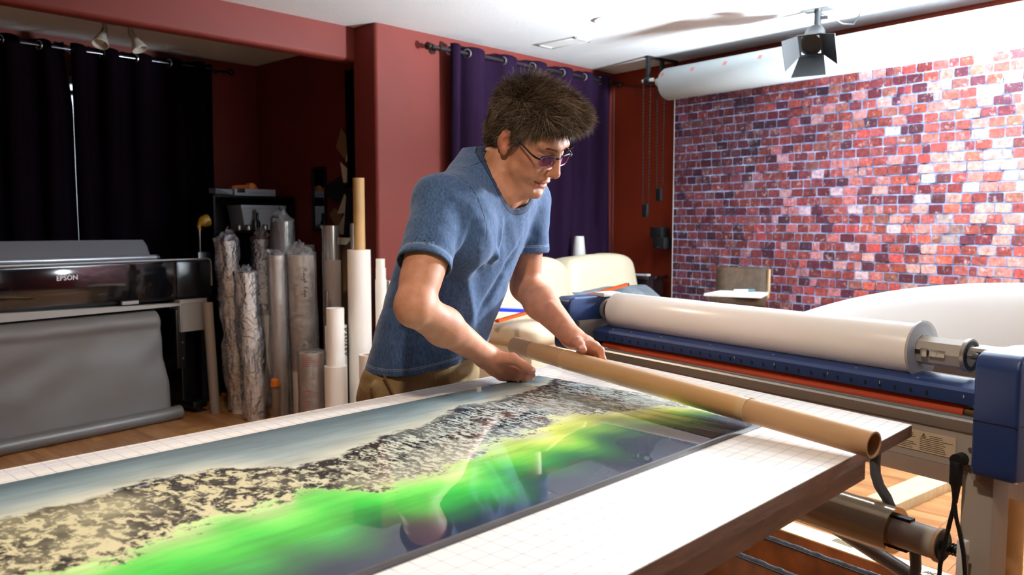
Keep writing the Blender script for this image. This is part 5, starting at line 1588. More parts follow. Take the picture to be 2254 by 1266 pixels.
hc((.106, -.006, -.0642), (.0865, .0275, -.0605), .0020, .0026, .002, 'sub'); hc((.106, .006, -.0642), (.0865, -.0275, -.0605), .0020, .0026, .002, 'sub')
hc((.103, -.012, -.0650), (.103, .012, -.0650), .0042, .0042, .002, 'sub')
hc((.096, -.013, -.083), (.096, .013, -.083), .0025, .0025, .010, 'sub')
# neck and upper chest
NB = V3(1.385, 1.375, 1.288)
B.cap(NB, H(-.030, 0, -.045), .060, .054, .02); B.cap(H(.030, 0, -.085), NB + V3(.0, -.045, -.03), .028, .03, .03)
for s_ in (-1, 1): B.cap(H(-.035, s_ * .045, -.035), NB + V3(-.045 * s_, -.055, -.035), .014, .012, .018)   # neck tendon
B.stack([(1.08, 1.335, 1.455, .13, .085), (1.19, 1.355, 1.42, .145, .088), (1.26, 1.37, 1.395, .12, .07), (1.30, 1.38, 1.382, .075, .055)], (-.986, -.166), (.166, -.986), .03)
B.cap(NB + V3(-.02, 0, -.02), RSH, .046, .050, .03); B.cap(NB + V3(.02, 0, -.02), LSH, .046, .050, .03)
# arms
B.cap(RSH, RELB, .050, .0385, .02); B.cap(RSH * .6 + RELB * .4 + V3(.012, -.01, 0), RSH * .25 + RELB * .75, .036, .034, .02)
B.cap(RELB, RELB * .62 + RWR * .38, .0385, .0385, .015); B.cap(RELB * .62 + RWR * .38, RWR, .0385, .0245, .02)
B.ell(RELB + V3(-.012, -.012, -.012), (.022, .022, .022), None, .02)
B.cap(LSH, LELB, .050, .0385, .02); B.cap(LELB, LELB * .65 + LWR * .35, .039, .040, .015); B.cap(LELB * .65 + LWR * .35, LWR, .040, .0245, .02)
for o_ in (-.006, .007): B.cap(LELB * .45 + LWR * .55 + V3(-.016, -.014, .012 + o_), LWR + V3(-.012 + o_, -.006, .015), .010, .006, .012)   # forearm tendons


def finger(P, r0, r1, k=.0035):
    n = len(P) - 1
    for i in range(n):
        a = r0 + (r1 - r0) * i / n; b = r0 + (r1 - r0) * (i + 1) / n
        B.cap(P[i], P[i + 1], a, b, k if i else .008)
        if 0 < i: B.ell(P[i], (a * 1.08,) * 3, None, .003)


# right hand: fist side resting on the table edge, thumb and index pinching the film
B.cap(RWR, (1.322, 1.300, .882), .0245, .0265, .02, 'add', ((.1, 1, .1), .82)); B.cap((1.322, 1.302, .880), (1.343, 1.300, .860), .0265, .0225, .015, 'add', ((.1, 1, .1), .85))
B.cap((1.300, 1.298, .898), (1.328, 1.262, .894), .017, .0125, .015)
finger([(1.300, 1.287, .899), (1.325, 1.254, .897), (1.345, 1.239, .882), (1.367, 1.234, .8665)], .0140, .0088)
finger([(1.338, 1.283, .873), (1.355, 1.264, .862), (1.370, 1.254, .856), (1.384, 1.247, .8525)], .0098, .0070)
finger([(1.340, 1.293, .861), (1.358, 1.270, .850), (1.373, 1.260, .8465), (1.388, 1.256, .8455)], .0100, .0070)
finger([(1.342, 1.304, .852), (1.361, 1.281, .8455), (1.376, 1.274, .8445), (1.389, 1.272, .8445)], .0096, .0066)
finger([(1.342, 1.315, .849), (1.360, 1.299, .8420), (1.374, 1.296, .8400), (1.384, 1.295, .8390)], .0086, .0062)
# left hand over the tube
def tubept(y, e, z):
    t = (y - TA.y) / (TB.y - TA.y); c = TA.lerp(TB, t); return V3(c.x + e, y, c.z + z)


B.cap(LWR, (1.478, 1.176, .924), .0245, .0250, .02, 'add', ((.3, .2, 1), .78)); B.cap((1.478, 1.178, .924), (1.466, 1.146, .920), .0250, .0245, .015, 'add', ((.3, .2, 1), .62))
for y, dr_, r_ in ((1.117, 0, .0088), (1.1345, .003, .0090), (1.152, .002, .0086), (1.168, -.003, .0076)):
    finger([tubept(y + .022, .036, .038), tubept(y, .041 + dr_, .030), tubept(y - .003, .0455 + dr_, .010), tubept(y + .001, .037, -.008), tubept(y + .004, .0285, -.018)], r_ * 1.08, r_ * .78)
finger([(1.470, 1.192, .931), tubept(1.168, .014, .043), tubept(1.150, .006, .0385), tubept(1.137, .001, .0325)], .0135, .0092)
BV, BF = B.mesh(); BV = relax(BV, BF, 1, .35)
del B


def hloc(V):
    d = (V - HO) / HS; return np.stack([d @ HF, d @ HR, d @ HU], 1)


L_ = hloc(BV); f, s_, u = L_[:, 0], L_[:, 1], L_[:, 2]
inhead = (np.linalg.norm(L_ - np.array([.02, 0, 0]), axis=1) < .16)


def C3(h): return np.array(lin(h))


skin = np.tile(C3('#c58a6c'), (len(BV), 1))


def blend(mask, col):
    global skin
    m = np.clip(mask, 0, 1)[:, None]; skin = skin * (1 - m) + C3(col) * m


g = lambda c, r: np.exp(-sum(((L_[:, i] - c[i]) / r[i]) ** 2 for i in range(3)))
for sg in (-1, 1):
    blend(.45 * g((.06, sg * .045, -.02), (.04, .03, .03)), '#c5705a')
    blend(.6 * g((0, sg * .082, 0), (.03, .015, .035)), '#c9705a')
    blend(.35 * g((.08, sg * .033, .0), (.03, .02, .012)), '#9a6450')
blend(.5 * g((.116, 0, -.025), (.02, .015, .015)), '#c8705c')
blend(.30 * g((.06, 0, -.08), (.06, .06, .035)), '#98705c')
lipm = np.exp(-((u + .0645) / .0085) ** 4) * np.exp(-(s_ / .0235) ** 4) * (f > .08)
blend(.75 * lipm, '#a8544e')
knuck = (BV[:, 2] < .94) & (BV[:, 1] < 1.32)
blend(.30 * knuck, '#c77f68')
# scalp under the hair takes the hair colour
HLF = [-.2, -.11, -.06, -.028, -.012, .004, .018, .032, .045, .066, .085, .12]
HLU = [-.060, -.062, -.066, -.052, .034, .040, -.004, .004, .036, .052, .070, .080]
scalp = inhead & (u > np.interp(f, HLF, HLU) + .014) & (f < .095)
skin[scalp] = C3('#2c211a')


def vc_mat(name, attr, rough, bump=.1, bs=300, sss=.12, spec=.4):
    m = bpy.data.materials.new(name); m.use_nodes = True; nt = m.node_tree; L = nt.links.new; b = nt.nodes['Principled BSDF']
    a = nd(nt, 'ShaderNodeAttribute'); a.attribute_name = attr; tc = nd(nt, 'ShaderNodeTexCoord')
    n = nd(nt, 'ShaderNodeTexNoise'); n.inputs['Scale'].default_value = 45; n.inputs['Detail'].default_value = 5; L(tc.outputs['Object'], n.inputs[0])
    r = nd(nt, 'ShaderNodeValToRGB'); r.color_ramp.elements[0].position = .3; r.color_ramp.elements[0].color = (.84, .80, .78, 1); r.color_ramp.elements[1].position = .7; r.color_ramp.elements[1].color = (1.06, 1.05, 1.04, 1)
    L(n.outputs[0], r.inputs[0]); mx = nd(nt, 'ShaderNodeMix', data_type='RGBA', blend_type='MULTIPLY'); mx.inputs[0].default_value = 1
    L(a.outputs['Color'], mx.inputs[6]); L(r.outputs[0], mx.inputs[7]); L(mx.outputs[2], b.inputs['Base Color'])
    b.inputs['Roughness'].default_value = rough; b.inputs['Specular IOR Level'].default_value = spec
    if sss:
        b.inputs['Subsurface Weight'].default_value = sss; b.inputs['Subsurface Radius'].default_value = (.010, .004, .002); b.inputs['Subsurface Scale'].default_value = 1
    n2 = nd(nt, 'ShaderNodeTexNoise'); n2.inputs['Scale'].default_value = bs; n2.inputs['Detail'].default_value = 2; L(tc.outputs['Object'], n2.inputs[0])
    bp = nd(nt, 'ShaderNodeBump'); bp.inputs['Strength'].default_value = bump; bp.inputs['Distance'].default_value = .001; L(n2.outputs[0], bp.inputs['Height']); L(bp.outputs[0], b.inputs['Normal'])
    return m


body = np_mesh('body', BV, BF, man, vc_mat('skin', 'skincol', .52, .3, 420, .12, .3), cols={'skincol': skin})
# nails
m_nail = M('finger_nail', '#dfae9c', .3)
for tip, nv, dv in (((1.3655, 1.2335, .8675), (-.25, -.75, .6), (.8, -.15, -.6)), (tubept(1.139, .001, .0335), (-.62, -.1, .77), (-.1, -.95, -.3))):
    n_ = Vector(nv).normalized(); d_ = Vector(dv); d_ = (d_ - n_ * d_.dot(n_)).normalized(); x_ = d_.cross(n_)
    mk('thumb_nail', MB(frame(Vector([float(q) for q in tip]) + n_ * .0078, d_, x_, n_)).sphere((0, 0, 0), 1, 14, (.0068, .0056, .0016)), m_nail, man)
# eyes
m_eye = M('eye_white', '#d8d2cc', .15); m_iris = M('iris', '#3d4a4f', .1)
HM = frame(HO.tolist(), (HF * HS).tolist(), (HR * HS).tolist(), (HU * HS).tolist())
for sg in (-1, 1):
    e = mk('eyeball', MB(HM).sphere((.0755, sg * .033, .0085), .0150, 16), m_eye, man)
    mk('iris', MB(HM).sphere((.0885, sg * .033, .0055), .0045, 12, (.5, 1, 1)), m_iris, e)

# ---------------------------------------------------------------- hair: a volume plus strands on it
Hf = Field((1.22, 1.10, 1.28), (1.58, 1.50, 1.60), .003)


def hhe(c, r, k=.012, mode='add'): Hf.ell(H(*c), np.array(r) * HS, HA, k, mode)


hhe((-.014, 0, .056), (.104, .085, .088)); hhe((-.025, 0, .02), (.092, .0835, .085), .02)
hhe((.052, 0, .112), (.062, .066, .034), .03); hhe((.066, .005, .118), (.038, .055, .024), .02); hhe((-.062, 0, -.015), (.050, .062, .06), .02)
for sg in (-1, 1): hhe((.018, sg * .070, .030), (.010, .009, .030), .012)
# cut away face, ears and neck with the hairline (a surface u = hl(f))
sl, P = Hf.region(Hf.lo, Hf.lo + Hf.n * Hf.h)
dx, dy, dz = (P[0] - HO[0]) / HS, (P[1] - HO[1]) / HS, (P[2] - HO[2]) / HS
ff = dx * HF[0] + dy * HF[1] + dz * HF[2]; uu = dx * HU[0] + dy * HU[1] + dz * HU[2]; ss = dx * HR[0] + dy * HR[1] + dz * HR[2]
hl = np.interp(ff, HLF, HLU).astype(np.float32)
hl = hl + np.clip((ff - .085) / .03, 0, 1) * .022
Hf.D = np.maximum(Hf.D, ((hl - uu) * .7 * HS).astype(np.float32)); del dx, dy, dz, ff, uu, ss
HV, HFc = Hf.mesh(); HN = normals(HV, HFc)
hl3 = hloc(HV)
bump_ = np.array([mnoise.noise(Vector((p[0] * 26 - p[2] * 12, p[1] * 60, p[2] * 34))) for p in hl3])
HV = HV + HN * (.0035 * bump_)[:, None]


def hair_mat():
    m = bpy.data.materials.new('brown_hair'); m.use_nodes = True; nt = m.node_tree; L = nt.links.new; b = nt.nodes['Principled BSDF']
    a = nd(nt, 'ShaderNodeAttribute'); a.attribute_name = 'haircol'; L(a.outputs['Color'], b.inputs['Base Color'])
    b.inputs['Roughness'].default_value = .6; b.inputs['Specular IOR Level'].default_value = .3
    return m


def strands():
    r_ = np.random.default_rng(11); n = 17000
    cand = np.where((hl3[:, 2] > np.interp(hl3[:, 0], HLF, HLU) + .004))[0]
    idx = r_.choice(cand, n); V, F, Cc = [], [], []
    base = C3('#624d3c'); lite = C3('#ad967e'); dark = C3('#3a2b20')
    for i in idx:
        p0 = hl3[i]; nrm_ = np.array([HN[i] @ HF, HN[i] @ HR, HN[i] @ HU])
        top = np.clip((p0[2] - .05) / .07, 0, 1); front = np.clip((p0[0] - .01) / .08, 0, 1)
        flow = np.array([.55 + .3 * front, 0, .15 + .35 * front]) * top + np.array([-.50, 0, -.62]) * (1 - top)
        q_ = Vector(p0 * 24); cl_ = np.array([mnoise.noise(q_), mnoise.noise(q_ + Vector((9, 0, 0))), mnoise.noise(q_ + Vector((0, 9, 0)))])
        flow = flow + r_.normal(0, .17, 3) + 1.0 * cl_; flow = flow - nrm_ * (flow @ nrm_) + nrm_ * (.26 + .06 * top + .12 * top * front)
        flow /= np.linalg.norm(flow); ln = (.020 + .026 * top - .006 * front * top) * r_.uniform(.6, 1.2)
        droop = np.array([0, 0, -.25 * (1 - top)]) + np.array([.25 * front, 0, -.22 * front]) - nrm_ * .22
        side = np.cross(flow, nrm_); side /= np.linalg.norm(side) + 1e-9
        w0 = .0007 * r_.uniform(.7, 1.3); o = len(V); t_ = r_.random() * .75
        c = base * (1 - t_) + (lite if r_.random() < .42 + .7 * cl_[0] else dark) * t_
        p = p0 - nrm_ * .0015
        for k in range(5):
            a = k / 4; q = p + flow * ln * a + droop * ln * .45 * a * a; w = w0 * (1 - a * .85)
            x = q - side * w; y = q + side * w; z = q + nrm_ * w * 1.4
            V += [x, y, z]; Cc += [c] * 3
        for k in range(4):
            b0 = o + 3 * k
            for j in range(3):
                F.append((b0 + j, b0 + (j + 1) % 3, b0 + 3 + (j + 1) % 3, b0 + 3 + j))
    V = np.array(V); return HO + HS * (V[:, :1] * HF + V[:, 1:2] * HR + V[:, 2:] * HU), np.array(F), np.array(Cc)


SV, SF, SC = strands()
hcol = np.tile(C3('#4a3828'), (len(HV), 1)) * (1 + .5 * bump_[:, None])
hair = np_mesh('hair', np.concatenate([HV, SV]), np.concatenate([HFc, SF + len(HV)]), man, hair_mat(), cols={'haircol': np.clip(np.concatenate([hcol, SC]), 0, 1)})
# eyebrows
for sg in (-1, 1):
    mb = MB(HM); r_ = random.Random(3 + sg)
    for i in range(110):
        t = r_.random(); sx = sg * (.014 + .036 * t); ff_ = .1062 - .010 * t ** 2; uu_ = .0335 + .006 * math.sin(t * 2.4) + r_.uniform(-.0025, .0025)
        mb.tube([(ff_ - .001, sx, uu_), (ff_ + .002, sx + sg * .004, uu_ + .0012), (ff_ + .0015 - .002 * t, sx + sg * .008, uu_ + .0010)], [.0005, .0004, .0001], 3, cap=False)
    mk('eyebrow', mb, M('eyebrow_hair', '#4a3626', .9, spec=.1), man, fix=False)['kind'] = 'stuff'

# ---------------------------------------------------------------- glasses
gl = mk('glasses', MB(), M('dark_glasses_frame', '#1b1b1e', .3, .6), man)
m_gf = M('dark_glasses_frame'); m_gs = M('silver_glasses_rim', '#9c9aa0', .22, 1.)
m_lens = bpy.data.materials.new('purple_coated_lens'); m_lens.use_nodes = True
_nt = m_lens.node_tree; _o = _nt.nodes['Material Output']; _g = nd(_nt, 'ShaderNodeBsdfGlossy'); _g.inputs['Roughness'].default_value = .03; _g.inputs[0].default_value = (.62, .35, .85, 1)
_t = nd(_nt, 'ShaderNodeBsdfTransparent'); _t.inputs[0].default_value = (.90, .80, .93, 1); _mx = nd(_nt, 'ShaderNodeMixShader'); _mx.inputs[0].default_value = .16
_nt.links.new(_t.outputs[0], _mx.inputs[1]); _nt.links.new(_g.outputs[0], _mx.inputs[2]); _nt.links.new(_mx.outputs[0], _o.inputs[0])


def lens_pts(sg, sc=1., n=36):
    P = []
    for i in range(n):
        a = 2 * PI * i / n; ca, sa = math.cos(a), math.sin(a)
        x = math.copysign(abs(ca) ** .55, ca) * .0255 * sc; z = math.copysign(abs(sa) ** .6, sa) * .0150 * sc
        P.append((.1045 - .010 * ((x * sg + .0345) / .06) ** 2 - .05 * (z) * .25, sg * .0345 + x, .004 + z))
    return P


mb = MB(HM)
bridge = MB(HM).tube([(.1045, -.010, .012), (.1105, -.004, .016), (.1105, .004, .016), (.1045, .010, .012)], .0014, 8)
gl.data = mk('glasses_bridge_tmp', bridge, m_gf, man).data
bpy.data.objects.remove(bpy.data.objects['glasses_bridge_tmp'])
for sg in (-1, 1):
    P = lens_pts(sg); mk('lens', MB(HM).prism([Vector(p) for p in P], (.0012, 0, 0)), m_lens, gl, smooth=False)
    mk('rim', MB(HM).tube(P, .0012, 6, closed=True), m_gs, gl)
    mk('brow_bar', MB(HM).tube([Vector(p) + Vector((.0004, 0, .0004)) for p in P[3:16]], .0017, 6), m_gf, gl)
    mk('nose_pad', MB(HM).sphere((.101, sg * .0105, -.002), .0035, 8, (.6, .5, 1.2)), m_whitep, gl)
    tp = [(.0975, sg * .0605, .010), (.092, sg * .0705, .012), (.080, sg * .0755, .0135), (.045, sg * .0790, .020), (.010, sg * .0815, .030), (-.004, sg * .0815, .033), (-.020, sg * .0815, .018), (-.028, sg * .0805, -.002)]
    mk('temple', MB(HM).tube(tp, [.0018, .0026, .0024, .0022, .0020, .002, .002, .0018], 8), m_gf, gl)

# ---------------------------------------------------------------- t-shirt
AX, AY = (-.986, -.166), (.166, -.986)
T = Field((1.00, 1.20, .78), (1.66, 1.70, 1.40), .0036)
T.stack([(.79, 1.296, 1.535, .168, .120), (.86, 1.300, 1.520, .162, .117), (.93, 1.308, 1.500, .158, .116), (1.0, 1.320, 1.478, .158, .117), (1.07, 1.334, 1.458, .164, .118), (1.14, 1.347, 1.437, .171, .119), (1.20, 1.358, 1.418, .172, .114), (1.25, 1.367, 1.402, .158, .100), (1.29, 1.374, 1.394, .130, .088), (1.33, 1.382, 1.392, .102, .076), (1.352, 1.386, 1.396, .084, .066), (1.375, 1.39, 1.400, .060, .05)], AX, AY, .012, 2.3)
T.cap(NB + V3(-.03, .0, -.022), RSH + V3(0, 0, .004), .066, .055, .03); T.cap(NB + V3(.03, 0, -.022), LSH + V3(0, 0, .004), .066, .056, .03)
RS_E = RSH + (RELB - RSH) * .63; LS_E = LSH + (LELB - LSH) * .60
T.cap(RSH, RS_E, .056, .0565, .025); T.cap(RS_E, RELB, .0585, .057, .005)
T.cap(LSH, LS_E, .060, .0585, .025); T.cap(LS_E, LELB, .0585, .057, .005)
T.ell(RSH + V3(.06, -.03, -.06), (.07, .06, .09), None, .04)
# trim sleeves (only material near each sleeve is cut)


def trim(end, axis, rad):
    sl, P = T.region(np.array(end) - rad, np.array(end) + rad)
    n = np.array(axis, float); n /= np.linalg.norm(n)
    d = (P[0] - end[0]) * n[0] + (P[1] - end[1]) * n[1] + (P[2] - end[2]) * n[2]
    q2 = (P[0] - end[0] - d * n[0]) ** 2 + (P[1] - end[1] - d * n[1]) ** 2 + (P[2] - end[2] - d * n[2]) ** 2
    T.D[sl] = np.where(q2 < .078 ** 2, np.maximum(T.D[sl], d), T.D[sl])


trim(RS_E, RELB - RSH, .16); trim(LS_E, LELB - LSH, .16)
# the torso must stay where the right sleeve trim bit into it
T.stack([(.79, 1.296, 1.535, .164, .116), (.86, 1.300, 1.520, .158, .113), (.93, 1.308, 1.500, .154, .112), (1.0, 1.320, 1.478, .154, .113), (1.07, 1.334, 1.458, .160, .114), (1.14, 1.347, 1.437, .160, .112), (1.18, 1.355, 1.425, .15, .10)], AX, AY, .006, 2.3)
T.cap(RSH * .45 + RELB * .55, RSH * .30 + RELB * .70, .0520, .0520, 0, 'sub'); T.cap(LSH * .45 + LELB * .55, LSH * .30 + LELB * .70, .0525, .0525, 0, 'sub')
# neck opening
NCc = V3(1.392, 1.350, 1.287); NN = V3(.06, -.60, .80); NN /= np.linalg.norm(NN); NX = np.cross(V3(0, .8, .6), NN); NX = V3(1, .06, 0); NX -= NN * (NX @ NN); NX /= np.linalg.norm(NX); NY = np.cross(NN, NX)
NA = [NX, NY, NN]; NRr = np.array((.074, .088, .075))
T.ell(NCc + NN * .030, NRr, NA, 0, 'sub')
# hem: slightly dipping cut at the front, hollow below
T.half((1.29, 1.52, .874), (.16, .02, -1)); T.stack([(.78, 1.296, 1.535, .158, .110), (.91, 1.303, 1.512, .150, .107)], AX, AY, 0, 2.3, 'sub')
TV, TF = T.mesh(); TV = relax(TV, TF, 2, .5); TN = normals(TV, TF)
del T
# cloth folds


def segfold(V, a, b, w, h):
    a = np.array(a); b = np.array(b); ab = b - a; t = np.clip(((V - a) @ ab) / (ab @ ab), 0, 1); d = np.linalg.norm(V - a - t[:, None] * ab, axis=1)
    return h * np.exp(-(d / w) ** 2) * np.sin(np.clip(t, .02, .98) * PI) ** .5


disp = np.array([.0050 * mnoise.noise(Vector((p[0] * 9 + p[2] * 5, p[1] * 9, p[2] * 6 - p[0] * 7))) + .0024 * mnoise.noise(Vector((p[0] * 30 + p[2] * 22, p[1] * 24, p[2] * 12))) for p in TV])
FO = [((1.26, 1.31, 1.19), (1.40, 1.31, 1.05), .012, .012), ((1.24, 1.30, 1.15), (1.38, 1.34, .98), .013, -.010), ((1.23, 1.32, 1.12), (1.34, 1.37, .92), .014, .010),
      ((1.46, 1.30, 1.22), (1.36, 1.32, 1.04), .012, .009), ((1.44, 1.32, 1.16), (1.32, 1.36, .98), .011, -.008), ((1.20, 1.42, 1.06), (1.36, 1.36, .90), .012, .009),
      ((1.19, 1.45, .98), (1.33, 1.39, .86), .012, -.008), ((1.43, 1.36, 1.02), (1.33, 1.38, .88), .012, .008), ((1.34, 1.30, 1.21), (1.33, 1.32, 1.10), .011, .007),
      ((1.16, 1.31, 1.24), (1.10, 1.27, 1.13), .010, .006), ((1.19, 1.29, 1.22), (1.14, 1.27, 1.12), .009, -.006), ((1.15, 1.36, 1.24), (1.08, 1.31, 1.12), .010, .006), ((1.22, 1.28, 1.23), (1.17, 1.28, 1.14), .010, .007)]
for a, b, w, h in FO: disp += segfold(TV, a, b, w, h * 1.15)
TV = TV + TN * disp[:, None]
# seam fields
q = (TV - (NCc + NN * .030)); eq = np.stack([q @ NX, q @ NY, q @ NN], 1) / NRr; neckd = np.linalg.norm(eq, axis=1) - 1
rax = (RELB - RSH) / np.linalg.norm(RELB - RSH); lax = (LELB - LSH) / np.linalg.norm(LELB - LSH)


def sleeve_d(V, end, ax, sh):
    d = (V - end) @ ax; r = np.linalg.norm(V - end - d[:, None] * ax, axis=1); return np.where((r < .085) & (d < .02), -d, 1.)


slv = np.minimum(sleeve_d(TV, RS_E, rax, RSH), sleeve_d(TV, LS_E, lax, LSH))
hn = np.array((.16, .02, -1)); hn = hn / np.linalg.norm(hn); hemd = -((TV - np.array((1.29, 1.52, .874))) @ hn)
hem = np.minimum(slv, np.abs(hemd))
an = np.array((-.93, -.25, -.10)); an /= np.linalg.norm(an); armh = np.abs((TV - np.array((1.214, 1.35, 1.25))) @ an) + np.where((TV[:, 2] < 1.13) | (TV[:, 0] > 1.32), 1, 0)
bn_ = np.array((.10, .95, .28)); shd = np.abs((TV - np.array((1.29, 1.347, 1.31))) @ (bn_ / np.linalg.norm(bn_))) + np.where((TV[:, 2] < 1.24) | (TV[:, 0] > 1.36) | (TV[:, 0] < 1.205), 1, 0)


def shirt_mat():
    m = bpy.data.materials.new('washed_blue_cotton'); m.use_nodes = True; nt = m.node_tree; L = nt.links.new; b = nt.nodes['Principled BSDF']
    b.inputs['Roughness'].default_value = .85; b.inputs['Specular IOR Level'].default_value = .2; b.inputs['Sheen Weight'].default_value = .15
    tc = nd(nt, 'ShaderNodeTexCoord')
    n = nd(nt, 'ShaderNodeTexNoise'); n.inputs['Scale'].default_value = 260; n.inputs['Detail'].default_value = 3; mp = nd(nt, 'ShaderNodeMapping'); mp.inputs['Scale'].default_value = (1, 1, .35)
    L(tc.outputs['Object'], mp.inputs[0]); L(mp.outputs[0], n.inputs[0])
    r = nd(nt, 'ShaderNodeValToRGB'); r.color_ramp.elements[0].position = .3; r.color_ramp.elements[0].color = (*lin('#34496b'), 1); r.color_ramp.elements[1].position = .7; r.color_ramp.elements[1].color = (*lin('#4e678c'), 1); L(n.outputs[0], r.inputs[0])
    cur = r.outputs[0]

    def band(attr, lo, hi, dark, cur):
        a = nd(nt, 'ShaderNodeAttribute'); a.attribute_name = attr
        g1 = nd(nt, 'ShaderNodeMath', operation='GREATER_THAN'); L(a.outputs['Fac'], g1.inputs[0]); g1.inputs[1].default_value = lo
        g2 = nd(nt, 'ShaderNodeMath', operation='LESS_THAN'); L(a.outputs['Fac'], g2.inputs[0]); g2.inputs[1].default_value = hi
        g3 = nd(nt, 'ShaderNodeMath', operation='MULTIPLY'); L(g1.outputs[0], g3.inputs[0]); L(g2.outputs[0], g3.inputs[1])
        g4 = nd(nt, 'ShaderNodeMath', operation='MULTIPLY'); L(g3.outputs[0], g4.inputs[0]); g4.inputs[1].default_value = 1
        mx = nd(nt, 'ShaderNodeMix', data_type='RGBA'); L(g4.outputs[0], mx.inputs[0]); L(cur, mx.inputs[6]); mx.inputs[7].default_value = (*lin(dark), 1)
        return mx.outputs[2]
    cur = band('neckd', -1, .16, '#2c3c57', cur); cur = band('neckd', .16, .185, '#141c2b', cur); cur = band('neckd', .05, .065, '#1c273a', cur)
    cur = band('hem', .0185, .0200, '#8495ad', cur); cur = band('hem', .0150, .0163, '#8495ad', cur)
    cur = band('armh', -1, .0016, '#172032', cur); cur = band('shd', -1, .0013, '#172032', cur)
    L(cur, b.inputs['Base Color'])
    n2 = nd(nt, 'ShaderNodeTexNoise'); n2.inputs['Scale'].default_value = 55; n2.inputs['Detail'].default_value = 6; L(tc.outputs['Object'], n2.inputs[0])
    bp = nd(nt, 'ShaderNodeBump'); bp.inputs['Strength'].default_value = .22; bp.inputs['Distance'].default_value = .005; L(n2.outputs[0], bp.inputs['Height']); L(bp.outputs[0], b.inputs['Normal'])
    return m


np_mesh('t_shirt', TV, TF, man, shirt_mat(), attrs={'neckd': neckd, 'hem': hem, 'armh': armh, 'shd': shd})

# ---------------------------------------------------------------- trousers, belt line and shoes
K = Field((1.04, 1.35, .03), (1.56, 1.76, .93), .0055)
K.stack([(.70, 1.297, 1.548, .155, .112), (.80, 1.298, 1.535, .160, .112), (.87, 1.302, 1.519, .153, .109), (.92, 1.306, 1.506, .143, .101)], AX, AY, .01, 2.3)
for hx, hy, kx, ky, ax_, ay_ in ((1.222, 1.535, 1.20, 1.555, 1.19, 1.60), (1.378, 1.56, 1.40, 1.575, 1.40, 1.61)):
    K.cap((hx, hy, .80), (kx, ky, .48), .086, .068, .03); K.cap((kx, ky, .48), (ax_, ay_, .06), .072, .058, .02)
K.cap((1.20, 1.47, .80), (1.26, 1.455, .70), .012, .012, .02); K.cap((1.13, 1.50, .83), (1.14, 1.49, .74), .008, .008, .015)
K.half((1.3, 1.6, .045), (0, 0, -1))
KV, KF = K.mesh(); KV = relax(KV, KF, 2, .5); KN = normals(KV, KF)
kd = np.array([.0045 * mnoise.noise(Vector((p[0] * 12, p[1] * 12, p[2] * 26))) + .002 * mnoise.noise(Vector((p[0] * 30, p[1] * 30, p[2] * 50))) for p in KV]); KV = KV + KN * kd[:, None]
trs = np_mesh('trousers', KV, KF, man, M('khaki_twill', '#8a7048', .8, var=.12, scale=14, bump=.3, bscale=130))
mk('pocket_seam', MB().tube([(1.135, 1.475, .86), (1.142, 1.452, .82), (1.160, 1.436, .78), (1.165, 1.434, .74)], .0022, 6), M('khaki_seam', '#6b5434', .8), trs)
for x, y in ((1.18, 1.60), (1.40, 1.61)):
    Sf = Field((x - .08, y - .24, -.01), (x + .08, y + .1, .12), .005)
    Sf.cap((x, y - .15, .036), (x, y - .06, .045), .040, .043, .02); Sf.cap((x, y - .06, .045), (x, y + .03, .045), .043, .040, .02); Sf.cap((x, y, .06), (x, y + .01, .09), .042, .045, .02); Sf.half((x, y, .003), (0, 0, -1))
    sv, sf = Sf.mesh(); np_mesh('shoe', relax(sv, sf, 1), sf, man, M('dark_shoe', '#2a2624', .5))
# ================================================================== THINGS UNDER AND BEHIND THE TABLE
m_pine = M('pale_pine', '#cdb98f', .55, var=.15, scale=10, stretch=(8, 1, 1))
m_brownw = M('stained_wood', '#7a4a24', .5, var=.35, scale=8, stretch=(7, 1, 1), bump=.1, bscale=60)
tb = thing('timber_beam', (2.73, 1.1, 0), 'long timber beam with pale scribbled top lying on the floor under the laminator', 'beam')
BMX = frame((2.66, .55, 0), (.985, -.17, 0), (.17, .985, 0), (0, 0, 1))
mk('beam_body', MB(BMX).box((0, 0, 0), (.10, 1.35, .085), .002), m_brownw, tb)
mk('pale_top', MB(BMX).box((.001, .001, .085), (.099, 1.349, .0895)), m_pine, tb, smooth=False)


def scr(pts, n):
    mk(n, MB(BMX).tube([(.02 + a, .30 + b, .0902) for a, b in pts], .0014, 5), m_inkd, tb)


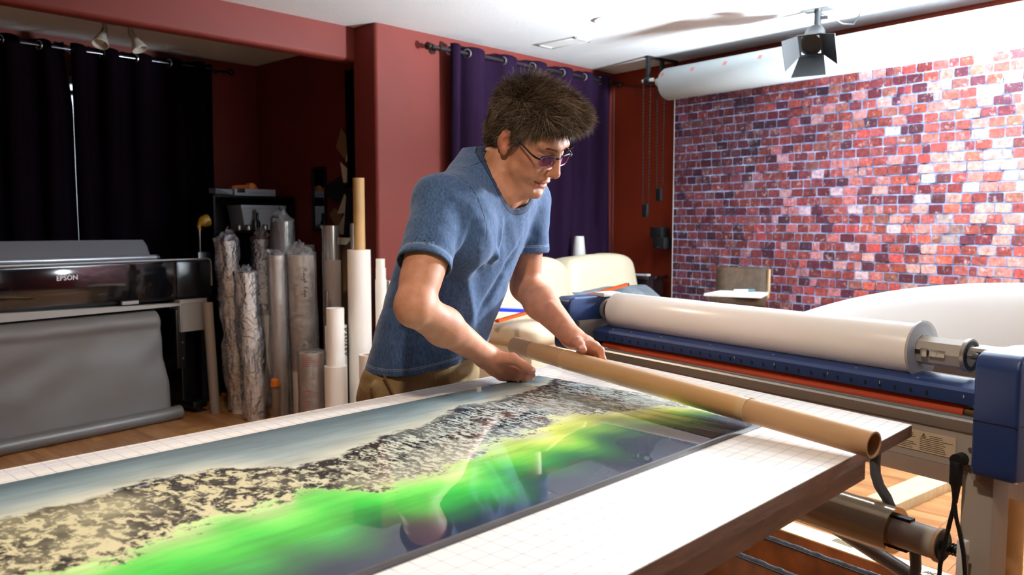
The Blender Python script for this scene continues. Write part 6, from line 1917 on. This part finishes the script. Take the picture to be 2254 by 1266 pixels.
scr([(.035, .06), (.015, .085), (.012, .12), (.03, .10), (.045, .085), (.03, .125), (.05, .11), (.062, .10)], 'pencil_scribble')
scr([(.005, .075), (.0, .10), (.004, .13), (.012, .15)], 'pencil_scribble')
for i in range(7): scr([(.02 + (i % 3) * .012, -.03 - i * .006), (.035 + (i % 2) * .015, -.045 - i * .007), (.028, -.055 - i * .006)], 'pencil_scribble')
for i in range(4): scr([(.03 + i * .009, .21), (.033 + i * .009, .29)], 'pencil_scribble')
wbx = thing('wooden_drawer_box', (2.38, 1.1, 0), 'brown wooden box with black padded rim standing on the floor under the table', 'box')
WBM = frame((2.28, .55, 0), (.985, -.17, 0), (.17, .985, 0), (0, 0, 1))
mk('front_board', MB(WBM).box((0, 0, 0), (.02, 1.15, .112), .002), m_brownw, wbx)
mk('back_board', MB(WBM).box((.20, 0, 0), (.22, 1.15, .112), .002), m_brownw, wbx)
for y in (0, 1.13): mk('end_board', MB(WBM).box((.02, y, 0), (.20, y + .02, .112)), m_brownw, wbx, smooth=False)
mk('bottom_board', MB(WBM).box((.02, .02, .005), (.20, 1.13, .015)), m_brownw, wbx, smooth=False)
for x in (0, .20):
    mk('metal_rail', MB(WBM).box((x - .002, 0, .112), (x + .022, 1.15, .117)), m_black, wbx, smooth=False)
    mk('foam_rim', MB(WBM).grid(lambda u, v, x=x: Vector((x + .002 + .018 * v, u * 1.15, .1175 + .009 * math.sin(v * PI) * (1 + .4 * mnoise.noise(Vector((u * 60, v, x)))))), 120, 6), M('black_foam', '#1d232e', .45, bump=.5, bscale=160), wbx)
fb = thing('floor_board', (4.3, .7, 0), 'worn wooden board lying on the floor right of the laminator leg', 'board')
mk('board', MB(RWM).box((3.05, .75, .0), (3.18, 1.6, .045), .003), m_pine, fb)
mk('screw_head', MB(RWM).cyl((3.10, .85, .045), (3.10, .85, .047), .008, 10), m_steel, fb)
kt = thing('kraft_core_tube', (2.86, -.12, 0), 'brown kraft tube standing behind the right end of the laminator', 'tube')
kt.location = (2.16, .452, 0)
mk('tube_wall', MB().pipe((2.16, .452, 0), (2.16, .452, .925), .034, .029, 28), M('tan_card_tube', '#b8935f'), kt)
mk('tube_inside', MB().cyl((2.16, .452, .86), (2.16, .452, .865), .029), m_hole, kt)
